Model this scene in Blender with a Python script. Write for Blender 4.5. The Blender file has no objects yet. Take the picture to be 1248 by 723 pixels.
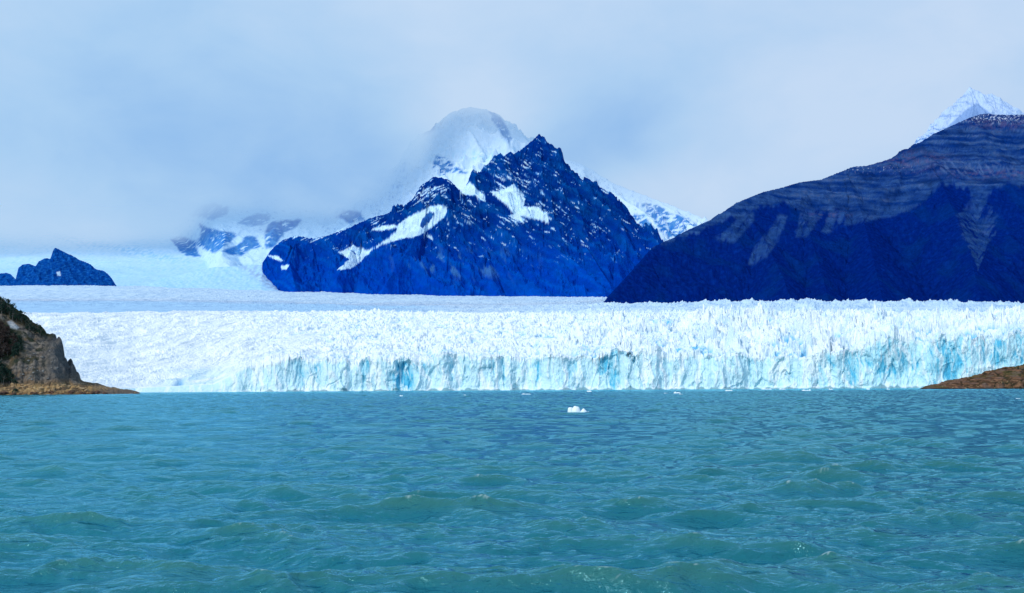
import bpy, bmesh, math, random
import numpy as np
from mathutils import Vector, Matrix

random.seed(7)
rng = np.random.default_rng(7)
scene = bpy.context.scene
COL = scene.collection
RAD = math.radians

# ------------------------------------------------------------------ camera
F = 1506.0                                   # focal length in photo pixels (photo 1248 x 723)
CAM_H = 5.0
cam_d = bpy.data.cameras.new("camera")
cam_d.sensor_width = 36.0
cam_d.lens = 36.0 * F / 1248.0
cam_d.clip_start = 0.5
cam_d.clip_end = 60000.0
cam = bpy.data.objects.new("camera", cam_d)
COL.objects.link(cam)
PITCH = math.atan(109.0 / F)
ROLL = RAD(-0.31)
Rm = Matrix.Rotation(PITCH + math.pi / 2, 3, 'X') @ Matrix.Rotation(ROLL, 3, 'Z')
cam.matrix_world = Matrix.Translation((0, 0, CAM_H)) @ Rm.to_4x4()
scene.camera = cam
RN = np.array(Rm)

def W(px, py, d):
    """surveyed direction (px, py) at ground distance d -> world point"""
    px = np.asarray(px, float); py = np.asarray(py, float)
    v = np.stack([(px - 624.0) / F, (361.5 - py) / F, -np.ones_like(px + py)], -1)
    w = v @ RN.T
    s = d / w[..., 1]
    return w[..., 0] * s, w[..., 1] * s, w[..., 2] * s + CAM_H

def Wz(px, py, d):
    return W(px, py, d)[2]

# ------------------------------------------------------------------ numpy noise
def _tab(seed):
    r = np.random.default_rng(seed)
    p = r.permutation(256).astype(np.int32)
    a = r.random(256) * 2 * np.pi
    return np.concatenate([p, p, p[:2]]), np.cos(a).astype(np.float32), np.sin(a).astype(np.float32)

def perlin(x, y, seed=0):
    p, gx, gy = _tab(seed)
    fx_ = np.floor(x); fy_ = np.floor(y)
    xf = (x - fx_).astype(np.float32); yf = (y - fy_).astype(np.float32)
    xi = fx_.astype(np.int32); yi = fy_.astype(np.int32)
    xi &= 255; yi &= 255
    u = xf * xf * xf * (xf * (xf * 6 - 15) + 10)
    v = yf * yf * yf * (yf * (yf * 6 - 15) + 10)
    p0 = p[xi]; p1 = p[xi + 1]; yj = yi + 1
    def g(h, fx, fy):
        return gx[h] * fx + gy[h] * fy
    a = g(p[p0 + yi], xf, yf); b = g(p[p1 + yi], xf - 1, yf)
    c = g(p[p0 + yj], xf, yf - 1); d = g(p[p1 + yj], xf - 1, yf - 1)
    return ((a + u * (b - a)) * (1 - v) + (c + u * (d - c)) * v) * 1.5

def fbm(x, y, o=5, seed=0, gain=0.5, lac=2.03):
    s = 0; a = 1.0; n = 0
    for i in range(o):
        s = s + a * perlin(x, y, seed + i); n += a
        x = x * lac + 17.3; y = y * lac - 9.1; a *= gain
    return s / n

def ridged(x, y, o=5, seed=0, gain=0.5, lac=2.05):
    s = 0; a = 1.0; n = 0; w = 1.0
    for i in range(o):
        r = 1 - np.abs(perlin(x, y, seed + i)) * 1.6
        r = np.clip(r, 0, 1) ** 2
        s = s + a * r * w; n += a
        w = np.clip(r * 1.6, 0.15, 1)
        x = x * lac + 5.7; y = y * lac + 3.1; a *= gain
    return s / n

def worley(x, y, seed=0, jitter=0.9):
    r = np.random.default_rng(seed)
    N = 256
    jx = r.random((N, N)).astype(np.float32); jy = r.random((N, N)).astype(np.float32)
    rv = r.random((N, N)).astype(np.float32)
    xi = np.floor(x).astype(np.int64); yi = np.floor(y).astype(np.int64)
    xf = (x - xi).astype(np.float32); yf = (y - yi).astype(np.float32)
    f1 = np.full(x.shape, 9.0, np.float32); f2 = f1.copy(); rnd = np.zeros(x.shape, np.float32)
    dx1 = np.zeros(x.shape, np.float32); dy1 = dx1.copy()
    for i in (-1, 0, 1):
        for j in (-1, 0, 1):
            a = (xi + i) & 255; b = (yi + j) & 255
            ddx = i + 0.5 + (jx[a, b] - 0.5) * jitter - xf
            ddy = j + 0.5 + (jy[a, b] - 0.5) * jitter - yf
            dd = np.sqrt(ddx * ddx + ddy * ddy)
            m = dd < f1
            f2 = np.where(m, f1, np.minimum(f2, dd))
            rnd = np.where(m, rv[a, b], rnd)
            dx1 = np.where(m, ddx, dx1); dy1 = np.where(m, ddy, dy1)
            f1 = np.where(m, dd, f1)
    return f1, f2, rnd, dx1, dy1

def sm(a, b, x):
    t = np.clip((x - a) / (b - a), 0, 1)
    return t * t * (3 - 2 * t)

def mix(a, b, t):
    t = np.asarray(t)[..., None]
    return a * (1 - t) + b * t

def C(*c):
    return np.array(c, float)

def in_poly(x, y, poly):
    inside = np.zeros(x.shape, bool)
    n = len(poly)
    j = n - 1
    for i in range(n):
        xi, yi = poly[i]; xj, yj = poly[j]
        m = ((yi > y) != (yj > y)) & (x < (xj - xi) * (y - yi) / ((yj - yi) + 1e-12) + xi)
        inside ^= m
        j = i
    return inside

def poly_dist(x, y, poly):
    """signed distance, positive inside"""
    d = np.full(x.shape, 1e9)
    n = len(poly)
    for i in range(n):
        ax, ay = poly[i]; bx, by = poly[(i + 1) % n]
        vx, vy = bx - ax, by - ay
        t = np.clip(((x - ax) * vx + (y - ay) * vy) / (vx * vx + vy * vy + 1e-12), 0, 1)
        d = np.minimum(d, np.hypot(x - ax - t * vx, y - ay - t * vy))
    return np.where(in_poly(x, y, poly), d, -d)

# ------------------------------------------------------------------ mesh helpers
def grid_mesh(name, X, Y, Z, mat, col=None, extra=None, smooth=True, kind='structure', label=None, keep=None):
    r, c = X.shape
    me = bpy.data.meshes.new(name)
    me.vertices.add(r * c)
    co = np.stack([X, Y, Z], -1).astype(np.float32).reshape(-1)
    me.vertices.foreach_set("co", co)
    idx = np.arange(r * c, dtype=np.int32).reshape(r, c)
    q = np.stack([idx[:-1, :-1], idx[:-1, 1:], idx[1:, 1:], idx[1:, :-1]], -1).reshape(-1, 4)
    if keep is not None:
        q = q[keep.reshape(-1)]
    nq = len(q)
    me.loops.add(nq * 4); me.polygons.add(nq)
    me.loops.foreach_set("vertex_index", q.reshape(-1))
    me.polygons.foreach_set("loop_start", np.arange(0, nq * 4, 4, dtype=np.int32))
    me.polygons.foreach_set("use_smooth", np.full(nq, smooth))
    me.update(calc_edges=True)
    if col is not None:
        a = me.attributes.new("tint", 'FLOAT_COLOR', 'POINT')
        cc = np.ones((r * c, 4), np.float32); cc[:, :3] = np.clip(col, 0, 1).reshape(-1, 3)
        a.data.foreach_set("color", cc.reshape(-1))
    for k, v in (extra or {}).items():
        a = me.attributes.new(k, 'FLOAT', 'POINT')
        a.data.foreach_set("value", v.astype(np.float32).reshape(-1))
    me.materials.append(mat)
    o = bpy.data.objects.new(name, me)
    COL.objects.link(o)
    if kind: o["kind"] = kind
    if label: o["label"] = label
    return o

class NT:
    def __init__(s, nt): s.nt = nt; nt.nodes.clear()
    def n(s, t, **k):
        nd = s.nt.nodes.new(t)
        for a, b in k.items(): setattr(nd, a, b)
        return nd
    def l(s, a, b): s.nt.links.new(a, b)

def material(name):
    m = bpy.data.materials.new(name); m.use_nodes = True
    return m, NT(m.node_tree)

def surf_mat(name, rough=0.9, spec=0.0, noise_scale=0.02, noise_amt=0.25, bump_scale=0.05, bump_dist=5.0, bump_str=0.6,
             sss=None, stretch=(1, 1, 1)):
    m, t = material(name)
    out = t.n('ShaderNodeOutputMaterial'); b = t.n('ShaderNodeBsdfPrincipled')
    b.inputs['Roughness'].default_value = rough
    b.inputs['Specular IOR Level'].default_value = spec
    at = t.n('ShaderNodeAttribute', attribute_name='tint')
    tc = t.n('ShaderNodeTexCoord')
    mp = t.n('ShaderNodeMapping'); mp.inputs['Scale'].default_value = stretch
    t.l(tc.outputs['Object'], mp.inputs['Vector'])
    no = t.n('ShaderNodeTexNoise'); no.inputs['Scale'].default_value = noise_scale
    no.inputs['Detail'].default_value = 8; no.inputs['Roughness'].default_value = 0.65
    t.l(mp.outputs[0], no.inputs['Vector'])
    mr = t.n('ShaderNodeMapRange'); mr.inputs['From Min'].default_value = 0.25; mr.inputs['From Max'].default_value = 0.75
    mr.inputs['To Min'].default_value = 1 - noise_amt; mr.inputs['To Max'].default_value = 1 + noise_amt
    t.l(no.outputs['Fac'], mr.inputs['Value'])
    vm = t.n('ShaderNodeVectorMath', operation='SCALE')
    t.l(at.outputs['Color'], vm.inputs[0]); t.l(mr.outputs[0], vm.inputs['Scale'])
    t.l(vm.outputs[0], b.inputs['Base Color'])
    n2 = t.n('ShaderNodeTexNoise'); n2.inputs['Scale'].default_value = bump_scale; n2.inputs['Detail'].default_value = 8
    n2.inputs['Roughness'].default_value = 0.6
    t.l(mp.outputs[0], n2.inputs['Vector'])
    bp = t.n('ShaderNodeBump'); bp.inputs['Strength'].default_value = bump_str; bp.inputs['Distance'].default_value = bump_dist
    t.l(n2.outputs['Fac'], bp.inputs['Height']); t.l(bp.outputs[0], b.inputs['Normal'])
    t.l(b.outputs[0], out.inputs['Surface'])
    return m

# ------------------------------------------------------------------ world, sun
SUN_EL, SUN_AZ = 36.0, -142.0     # azimuth of the sun measured from +Y clockwise (x = sin, y = cos)
world = bpy.data.worlds.new("World"); scene.world = world; world.use_nodes = True
t = NT(world.node_tree)
wo = t.n('ShaderNodeOutputWorld'); bg = t.n('ShaderNodeBackground'); bg.inputs['Strength'].default_value = 1.0
sky = t.n('ShaderNodeTexSky', sky_type='NISHITA'); sky.sun_disc = False
sky.sun_elevation = RAD(SUN_EL); sky.sun_rotation = RAD(SUN_AZ)
sk = t.n('ShaderNodeVectorMath', operation='SCALE'); sk.inputs['Scale'].default_value = 0.09
t.l(sky.outputs[0], sk.inputs[0])
wt = t
gt = bpy.data.node_groups.new('cloud_tone', 'ShaderNodeTree')
gt.interface.new_socket('Vector', in_out='INPUT', socket_type='NodeSocketVector')
gt.interface.new_socket('Color', in_out='OUTPUT', socket_type='NodeSocketColor')
t = NT(gt)
gi = t.n('NodeGroupInput'); go = t.n('NodeGroupOutput')
def wnoise(scale, detail, rough, off, st=(1, 1, 1.6)):
    mp = t.n('ShaderNodeMapping'); mp.inputs['Location'].default_value = off; mp.inputs['Scale'].default_value = st
    t.l(gi.outputs[0], mp.inputs['Vector'])
    no = t.n('ShaderNodeTexNoise'); no.inputs['Scale'].default_value = scale; no.inputs['Detail'].default_value = detail
    no.inputs['Roughness'].default_value = rough; no.inputs['Distortion'].default_value = 0.35
    t.l(mp.outputs[0], no.inputs['Vector'])
    return no.outputs['Fac']
def blob(dx, dz, rx, rz, amp):
    """soft brighter / darker bank of cloud round a compass direction"""
    sp = t.n('ShaderNodeSeparateXYZ'); t.l(gi.outputs[0], sp.inputs[0])
    def ax(o, c, r):
        a = t.n('ShaderNodeMath', operation='SUBTRACT'); t.l(o, a.inputs[0]); a.inputs[1].default_value = c
        b = t.n('ShaderNodeMath', operation='DIVIDE'); t.l(a.outputs[0], b.inputs[0]); b.inputs[1].default_value = r
        c2 = t.n('ShaderNodeMath', operation='MULTIPLY'); t.l(b.outputs[0], c2.inputs[0]); t.l(b.outputs[0], c2.inputs[1])
        return c2.outputs[0]
    s = t.n('ShaderNodeMath', operation='ADD'); t.l(ax(sp.outputs[0], dx, rx), s.inputs[0]); t.l(ax(sp.outputs[2], dz, rz), s.inputs[1])
    e = t.n('ShaderNodeMath', operation='MULTIPLY'); t.l(s.outputs[0], e.inputs[0]); e.inputs[1].default_value = -1
    g = t.n('ShaderNodeMath', operation='EXPONENT'); t.l(e.outputs[0], g.inputs[0])
    m = t.n('ShaderNodeMath', operation='MULTIPLY'); t.l(g.outputs[0], m.inputs[0]); m.inputs[1].default_value = amp
    return m.outputs[0]
def addn(*xs):
    cur = xs[0]
    for x in xs[1:]:
        a = t.n('ShaderNodeMath', operation='ADD'); t.l(cur, a.inputs[0])
        if isinstance(x, (int, float)): a.inputs[1].default_value = x
        else: t.l(x, a.inputs[1])
        cur = a.outputs[0]
    return cur
def muln(x, k):
    a = t.n('ShaderNodeMath', operation='MULTIPLY'); t.l(x, a.inputs[0]); a.inputs[1].default_value = k
    return a.outputs[0]
fac = addn(muln(wnoise(3.4, 5, 0.5, (3.1, 0, 0.4)), 0.85), muln(wnoise(10.0, 5, 0.55, (1.3, 5, 2)), 0.42),
           blob(-0.38, 0.24, 0.10, 0.14, 0.16), blob(-0.12, 0.37, 0.45, 0.09, 0.34), blob(0.25, 0.22, 0.12, 0.07, 0.36), blob(0.15, 0.15, 0.10, 0.035, 0.34), blob(0.38, 0.30, 0.16, 0.08, 0.2), blob(-0.02, 0.215, 0.07, 0.035, 0.42), blob(-0.30, 0.11, 0.18, 0.06, 0.22), 
           blob(0.07, 0.20, 0.07, 0.045, -0.30), blob(-0.15, 0.19, 0.14, 0.06, -0.24), -0.14)
cr = t.n('ShaderNodeValToRGB')
SKY_D = (0.305, 0.515, 0.835); SKY_L = (0.560, 0.700, 0.900)
cr.color_ramp.elements[0].position = 0.28; cr.color_ramp.elements[0].color = (*SKY_D, 1)
cr.color_ramp.elements[1].position = 0.86; cr.color_ramp.elements[1].color = (*SKY_L, 1)
e = cr.color_ramp.elements.new(0.55); e.color = (0.425, 0.620, 0.875, 1)
t.l(fac, cr.inputs[0])
sx_ = t.n('ShaderNodeSeparateXYZ'); t.l(gi.outputs[0], sx_.inputs[0])
mrx = t.n('ShaderNodeMapRange'); mrx.inputs['From Min'].default_value = -0.40; mrx.inputs['From Max'].default_value = 0.30; t.l(sx_.outputs[0], mrx.inputs['Value'])
tn = t.n('ShaderNodeMixRGB'); tn.inputs[1].default_value = (0.93, 1.0, 1.02, 1); tn.inputs[2].default_value = (0.985, 1.0, 1.01, 1); t.l(mrx.outputs[0], tn.inputs[0])
tm = t.n('ShaderNodeMixRGB', blend_type='MULTIPLY'); tm.inputs[0].default_value = 1; t.l(cr.outputs[0], tm.inputs[1]); t.l(tn.outputs[0], tm.inputs[2])
t.l(tm.outputs[0], go.inputs[0])
t = wt
tc = t.n('ShaderNodeTexCoord'); cr = t.n('ShaderNodeGroup', node_tree=gt); t.l(tc.outputs['Generated'], cr.inputs[0])
mx = t.n('ShaderNodeMixRGB'); mx.inputs[0].default_value = 0.93
t.l(sk.outputs[0], mx.inputs[1]); t.l(cr.outputs[0], mx.inputs[2])
t.l(mx.outputs[0], bg.inputs['Color']); t.l(bg.outputs[0], wo.inputs[0])

sun_d = bpy.data.lights.new("sun", 'SUN'); sun_d.energy = 2.25; sun_d.angle = RAD(4.0); sun_d.color = (1.0, 0.965, 0.90)
sun = bpy.data.objects.new("sun", sun_d); COL.objects.link(sun)
sd = Vector((math.sin(RAD(SUN_AZ)) * math.cos(RAD(SUN_EL)), math.cos(RAD(SUN_AZ)) * math.cos(RAD(SUN_EL)), math.sin(RAD(SUN_EL))))
sun.rotation_euler = sd.to_track_quat('Z', 'Y').to_euler()
scene.view_settings.view_transform = 'Standard'; scene.view_settings.look = 'None'; scene.view_settings.exposure = 0
scene.cycles.max_bounces = 5; scene.cycles.diffuse_bounces = 3; scene.cycles.glossy_bounces = 2
scene.cycles.volume_bounces = 0; scene.cycles.use_denoising = True
scene.cycles.volume_step_rate = 1.0; scene.cycles.volume_max_steps = 256

# ------------------------------------------------------------------ water
def build_water():
    # rows by ground distance; finer near the camera
    d = [9.0]
    while d[-1] < 1480.0:
        x = d[-1]
        d.append(x + max(0.055, min(x * x / (CAM_H * F) * 0.55, 1.15 + max(0, x - 700) * 0.003)))
    d = np.array(d)
    u = np.linspace(-0.52, 0.52, 1400); AP = 75.0   # fan apex well behind the boat so the sheet stays wide close by
    U, D = np.meshgrid(u.astype(np.float32), d.astype(np.float32))
    X = U * (D + AP); Y = D.copy(); Z = np.zeros_like(X)
    res = np.maximum(np.gradient(d)[:, None], (u[1] - u[0]) * (D + AP))
    comps = []
    r = np.random.default_rng(11)
    for i in range(120):
        lam = 0.38 * (10.5 / 0.38) ** (r.random() ** 0.85)
        th = RAD(-96) + r.normal() * RAD(24 + 26 * (1 - min(1, lam / 5)))
        comps.append((lam, th, r.random() * 2 * np.pi))
    grp = 0.72 + 0.75 * fbm(X / 14.0, Y / 9.0, 3, 40)
    grp2 = 0.75 + 0.8 * fbm(X / 3.2 + 7, Y / 2.2, 3, 44)
    DX = np.zeros_like(X); DY = np.zeros_like(X); J = np.zeros_like(X); SL = np.zeros_like(X)
    x0, y0 = X.copy(), Y.copy()
    wx = x0 + 1.3 * fbm(x0 / 9, y0 / 9, 2, 71); wy = y0 + 1.3 * fbm(x0 / 9, y0 / 9, 2, 77)
    for lam, th, ph in comps:
        k = 2 * np.pi / lam
        amp = 0.0066 * lam ** 1.0 * (1.25 if lam < 4 else 1.0)
        if lam > 6.5: amp *= 0.95
        w = sm(2.0, 4.0, lam / res)
        if w.max() <= 0: continue
        w = w * (grp if lam > 1.6 else grp2)
        cx, cy = math.cos(th), math.sin(th)
        a = k * (cx * wx + cy * wy) + ph
        s, c = np.sin(a), np.cos(a)
        Z += amp * w * c
        q = 0.85
        DX -= q * amp * w * cx * s; DY -= q * amp * w * cy * s
        J += q * amp * k * w * c
    for lam, th, ph, am in ((6.4, RAD(-62), 0.4, 0.10), (4.3, RAD(-55), 2.0, 0.06), (3.1, RAD(-70), 1.0, 0.04), (8.5, RAD(-100), 0.3, 0.05)):
        k = 2 * np.pi / lam
        bnd = np.exp(-((x0 - (0.215 * (y0 - 33) + 4.6)) / (4 + 0.06 * y0)) ** 2) * (0.6 + 0.8 * grp2) * sm(2.0, 4.0, lam / res)
        a = k * (math.cos(th) * wx + math.sin(th) * wy) + ph
        Z += am * bnd * np.cos(a); DX -= 0.85 * am * bnd * math.cos(th) * np.sin(a); DY -= 0.85 * am * bnd * math.sin(th) * np.sin(a)
        J += 0.85 * am * k * bnd * np.cos(a)
    X = x0 + DX; Y = y0 + DY
    # long low swell of the wake-like set right of the middle
    foam = 0.55 * sm(0.95, 1.3, J * sm(0.08, 0.30, Z) * 1.55 + 0.35 * fbm(x0 / 0.25, y0 / 0.2, 3, 9)) * sm(0.16, 0.34, Z)
    foam = np.maximum(foam, 0) * sm(-0.12, 0.22, fbm(x0 / 0.16, y0 / 0.14, 3, 12))
    patch = fbm(x0 / 60.0, y0 / 260.0, 4, 61)
    m, t = material('lake_water')
    out = t.n('ShaderNodeOutputMaterial'); b = t.n('ShaderNodeBsdfDiffuse')
    gl = t.n('ShaderNodeBsdfGlossy'); gl.inputs['Roughness'].default_value = 0.09; gl.inputs['Color'].default_value = (0.33, 0.83, 1.0, 1)
    fr = t.n('ShaderNodeFresnel'); fr.inputs['IOR'].default_value = 1.333
    ms = t.n('ShaderNodeMixShader'); fb_ = t.n('ShaderNodeMath', operation='MULTIPLY_ADD', use_clamp=True); fb_.inputs[1].default_value = 1.3; fb_.inputs[2].default_value = 0.02
    t.l(fr.outputs[0], fb_.inputs[0]); t.l(fb_.outputs[0], ms.inputs[0]); t.l(b.outputs[0], ms.inputs[1]); t.l(gl.outputs[0], ms.inputs[2])
    tc = t.n('ShaderNodeTexCoord')
    geo = t.n('ShaderNodeNewGeometry')
    af = t.n('ShaderNodeAttribute', attribute_name='foam')
    ah = t.n('ShaderNodeAttribute', attribute_name='crest')
    ap = t.n('ShaderNodeAttribute', attribute_name='patch')
    body = t.n('ShaderNodeMixRGB'); body.inputs[1].default_value = (0.010, 0.126, 0.152, 1); body.inputs[2].default_value = (0.028, 0.140, 0.125, 1)
    t.l(ah.outputs['Fac'], body.inputs[0])
    body2 = t.n('ShaderNodeMixRGB', blend_type='MULTIPLY'); body2.inputs[0].default_value = 1
    mr = t.n('ShaderNodeMapRange'); mr.inputs['From Min'].default_value = -0.4; mr.inputs['From Max'].default_value = 0.4
    mr.inputs['To Min'].default_value = 0.82; mr.inputs['To Max'].default_value = 1.16
    t.l(ap.outputs['Fac'], mr.inputs['Value']); t.l(body.outputs[0], body2.inputs[1]); t.l(mr.outputs[0], body2.inputs[2])
    fm = t.n('ShaderNodeMixRGB'); fm.inputs[2].default_value = (0.62, 0.74, 0.74, 1)
    t.l(af.outputs['Fac'], fm.inputs[0]); t.l(body2.outputs[0], fm.inputs[1]); t.l(fm.outputs[0], b.inputs['Color'])
    # ripples: three scales of noise, wider than deep
    def bn(scale, dist, stren, prev, st):
        mp = t.n('ShaderNodeMapping'); mp.inputs['Scale'].default_value = st; t.l(tc.outputs['Object'], mp.inputs['Vector'])
        no = t.n('ShaderNodeTexNoise'); no.inputs['Scale'].default_value = scale; no.inputs['Detail'].default_value = 4
        no.inputs['Roughness'].default_value = 0.6; no.inputs['Distortion'].default_value = 0.4
        t.l(mp.outputs[0], no.inputs['Vector'])
        bp = t.n('ShaderNodeBump'); bp.inputs['Strength'].default_value = stren; bp.inputs['Distance'].default_value = dist
        t.l(no.outputs['Fac'], bp.inputs['Height'])
        if prev is not None: t.l(prev, bp.inputs['Normal'])
        return bp.outputs[0]
    n1 = bn(0.45, 0.60, 0.8, None, (0.55, 1, 1))
    n2 = bn(2.2, 0.16, 0.85, n1, (0.7, 1, 1))
    n3 = bn(8.0, 0.045, 0.8, n2, (0.8, 1, 1))
    for q_ in (b, gl, fr): t.l(n3, q_.inputs['Normal'])
    t.l(ms.outputs[0], out.inputs['Surface'])
    o = grid_mesh('water', X, Y, Z, m, extra={'foam': foam, 'crest': sm(-0.12, 0.38, Z), 'patch': patch},
                  label='choppy turquoise lake water in front of the glacier')
    return o
build_water()

# ------------------------------------------------------------------ glacier
def lut(px, table, j):
    return np.interp(px, [r[0] for r in table], [r[j] for r in table])

def build_glacier():
    u = np.arange(-330, 1560, 0.85)           # bearing of each column
    nu = len(u)
    # depth profile: (distance, height angle given as photo row), cliff top row, roughness
    #        px   front  base  ctop   d1   y1    d2   y2    d3    y3   d4    y4    d5   y5
    T = [(-330, 1480, 483, 470, 1700, 420, 2100, 384, 2330, 388, 5000, 366, 8200, 346),
         (  60, 1300, 480, 474, 1560, 425, 2080, 382.5, 2330, 388, 5000, 365, 8200, 347),
         ( 165, 1390, 479, 473, 1600, 436, 2080, 381, 2330, 387, 5000, 365, 8200, 349),
         ( 260, 1400, 478.5,468, 1600, 432, 2080, 380, 2330, 386, 5000, 366, 8200, 351.5),
         ( 300, 1400, 478.3,447, 1600, 424, 2080, 380, 2330, 386, 5000, 367, 8200, 352.5),
         ( 370, 1400, 478, 436, 1600, 418, 2080, 381, 2330, 386, 5000, 369, 8200, 355),
         ( 440, 1395, 477, 441, 1600, 418, 2100, 380, 2330, 385, 5000, 370, 8200, 357),
         ( 560, 1400, 476, 433, 1600, 415, 2200, 383, 2700, 381, 5000, 371, 8200, 360),
         ( 640, 1410, 475.5,434, 1600, 413, 2200, 384, 2700, 380, 5000, 371, 8200, 361),
         ( 735, 1400, 475, 431, 1600, 412, 2250, 386, 2900, 371.5, 3400, 374, 8200, 362),
         ( 800, 1395, 475, 432, 1600, 412, 2250, 386, 2900, 370, 3300, 374, 8200, 372),
         ( 900, 1410, 474.5,432, 1600, 411, 2250, 386, 2900, 369, 3300, 374, 8200, 374),
         ( 945, 1415, 474.2,436, 1600, 410, 2250, 386, 2900, 368.5,3300, 374, 8200, 374),
         (1000, 1400, 474, 426, 1600, 407, 2250, 387, 2900, 368, 3300, 375, 8200, 375),
         (1100, 1395, 473.5,414, 1600, 402, 2250, 388, 2900, 368.5,3300, 376, 8200, 376),
         (1190, 1380, 473, 407, 1600, 400, 2250, 388, 2900, 370, 3300, 378, 8200, 376),
         (1248, 1370, 473, 402, 1600, 397, 2250, 388, 2900, 371, 3300, 379, 8200, 376),
         (1560, 1380, 471, 400, 1600, 395, 2250, 388, 2900, 372, 3300, 379, 8200, 376)]
    col = [lut(u, T, j) for j in range(14)]
    front = col[1] + 16 * fbm(u / 60.0, u * 0 + 3.3, 4, 21) * sm(200, 330, u)
    # ---- cliff rows
    ncl = 110
    s = np.linspace(0, 1, ncl)
    wxu = W(u, col[2], front)[0]              # metres along the face
    zf_top = Wz(u, col[3], front)
    zf_top = zf_top * (1 + sm(250, 340, u) * (0.42 * fbm(wxu / 55.0, wxu * 0 + 8, 3, 29)))
    pin = fbm(wxu / 16.0, wxu * 0, 4, 31)
    f1, f2, rc, _, _ = worley(wxu / 8.0, wxu * 0 + 0.5, 33)
    right = sm(250, 340, u)
    H = zf_top * (1 + right * (0.13 * pin + 0.12 * (rc - 0.5) - 0.10 * sm(0.16, 0.0, f2 - f1)))
    H = np.maximum(H, 2.0)
    S2, U2 = np.meshgrid(s, u, indexing='ij')
    XM = np.broadcast_to(wxu, S2.shape); HH = np.broadcast_to(H, S2.shape)
    ZC = S2 * HH - 1.0 * (1 - S2)
    lean = 7.0 * S2 ** 1.5
    warp = 3 * fbm(XM / 22, ZC / 22, 3, 52)
    flute = ridged((XM + warp + 6 * fbm(XM / 40, ZC / 60, 2, 54)) / 11.0, ZC / 45.0, 5, 35)                      # vertical ribs
    big = fbm((XM + warp * 1.5) / 34.0, ZC / 70.0, 3, 37)
    rough = fbm(XM / 3.0, ZC / 6.5, 4, 39)
    slab = worley((XM + 5 * fbm(XM / 15, ZC / 15, 2, 53)) / 12.0, ZC / 34.0, 41)
    rec = (15 * np.clip(big + 0.05, -0.5, 1) + 4.2 * (1 - flute) + 6.5 * (slab[2] - 0.5) * sm(0, 0.1, slab[1] - slab[0]) + 1.9 * rough)
    rec = 0.72 * rec * right[None, :] * (0.35 + 0.65 * sm(0, 0.12, S2))
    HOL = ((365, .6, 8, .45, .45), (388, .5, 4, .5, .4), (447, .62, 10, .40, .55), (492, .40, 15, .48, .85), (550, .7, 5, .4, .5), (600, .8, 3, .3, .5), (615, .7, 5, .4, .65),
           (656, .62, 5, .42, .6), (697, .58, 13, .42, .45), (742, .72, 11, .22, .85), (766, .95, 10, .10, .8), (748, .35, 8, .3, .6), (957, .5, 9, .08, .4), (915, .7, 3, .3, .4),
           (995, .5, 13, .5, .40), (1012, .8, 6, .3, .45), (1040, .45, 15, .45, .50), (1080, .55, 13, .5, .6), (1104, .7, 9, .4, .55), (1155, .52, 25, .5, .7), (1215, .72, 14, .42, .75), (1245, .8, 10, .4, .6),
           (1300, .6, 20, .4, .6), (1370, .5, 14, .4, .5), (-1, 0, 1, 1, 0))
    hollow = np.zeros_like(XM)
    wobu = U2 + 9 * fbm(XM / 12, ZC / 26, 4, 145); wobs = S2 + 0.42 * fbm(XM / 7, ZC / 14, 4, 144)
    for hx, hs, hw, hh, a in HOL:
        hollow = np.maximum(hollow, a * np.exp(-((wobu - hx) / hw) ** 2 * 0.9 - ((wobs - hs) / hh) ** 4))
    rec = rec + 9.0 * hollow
    calve = sm(1.0, 0.0, S2 / 0.08) * 3.0 * right[None, :]
    YC = front[None, :] + lean + rec - calve
    # ---- surface rows
    ds = [2.2]
    while ds[-1] < 7300:
        x = ds[-1]
        ds.append(x + (2.0 if x < 700 else (2.0 + (x - 700) * 0.0045 if x < 1700 else 6.5 + (x - 1700) * 0.004)))
    ds = np.array(ds)
    DD = ds[:, None] + (front + 7.0)[None, :]
    zf = zf_top
    pts_d = [front + 7.0, col[4], col[6], col[8], col[10], col[12], col[12] + 1500]
    zz = [zf, Wz(u, col[5], col[4]), Wz(u, col[7], col[6]), Wz(u, col[9], col[8]), Wz(u, col[11], col[10]),
          Wz(u, col[13], col[12]), Wz(u, col[13], col[12]) - 120]
    ZS = np.zeros_like(DD)
    for j in range(6):
        a, b = pts_d[j][None, :], pts_d[j + 1][None, :]
        tt = (DD - a) / (b - a)
        m = (tt >= 0) if j == 0 else (tt >= 0)
        tt = np.clip(tt, 0, 1)
        e = tt if j not in (2, 3) else tt
        if j == 0: e = tt ** 0.9
        if j == 1: e = 1 - (1 - tt) ** 1.25
        ZS = np.where(m, zz[j][None, :] * (1 - e) + zz[j + 1][None, :] * e, ZS)
    # steer columns fan-wise
    ux = W(u, np.full(nu, 470.0), 1.0)[0]
    XS = ux[None, :] * DD
    UU = np.broadcast_to(u, DD.shape)
    # wx, wy world coords (skew rows with the ice flow)
    near = 1 - sm(480, 1100, DD - 1400)                     # near icefall
    rgt = sm(250, 520, UU + 0.04 * (DD - 1400))
    rgt2 = sm(560, 900, UU)
    fx = XS + 14 * fbm(XS / 70, DD / 70, 3, 81); fy = DD + 14 * fbm(XS / 70, DD / 70, 3, 85)
    A = (1.4 + 4.2 * rgt + 6.3 * rgt2)
    A = A * (0.40 + 0.60 * near) * 0.95 * (0.70 + 1.5 * np.clip(fbm(XS / 80, DD / 50, 3, 87) + 0.15, -0.3, 1))
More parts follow.
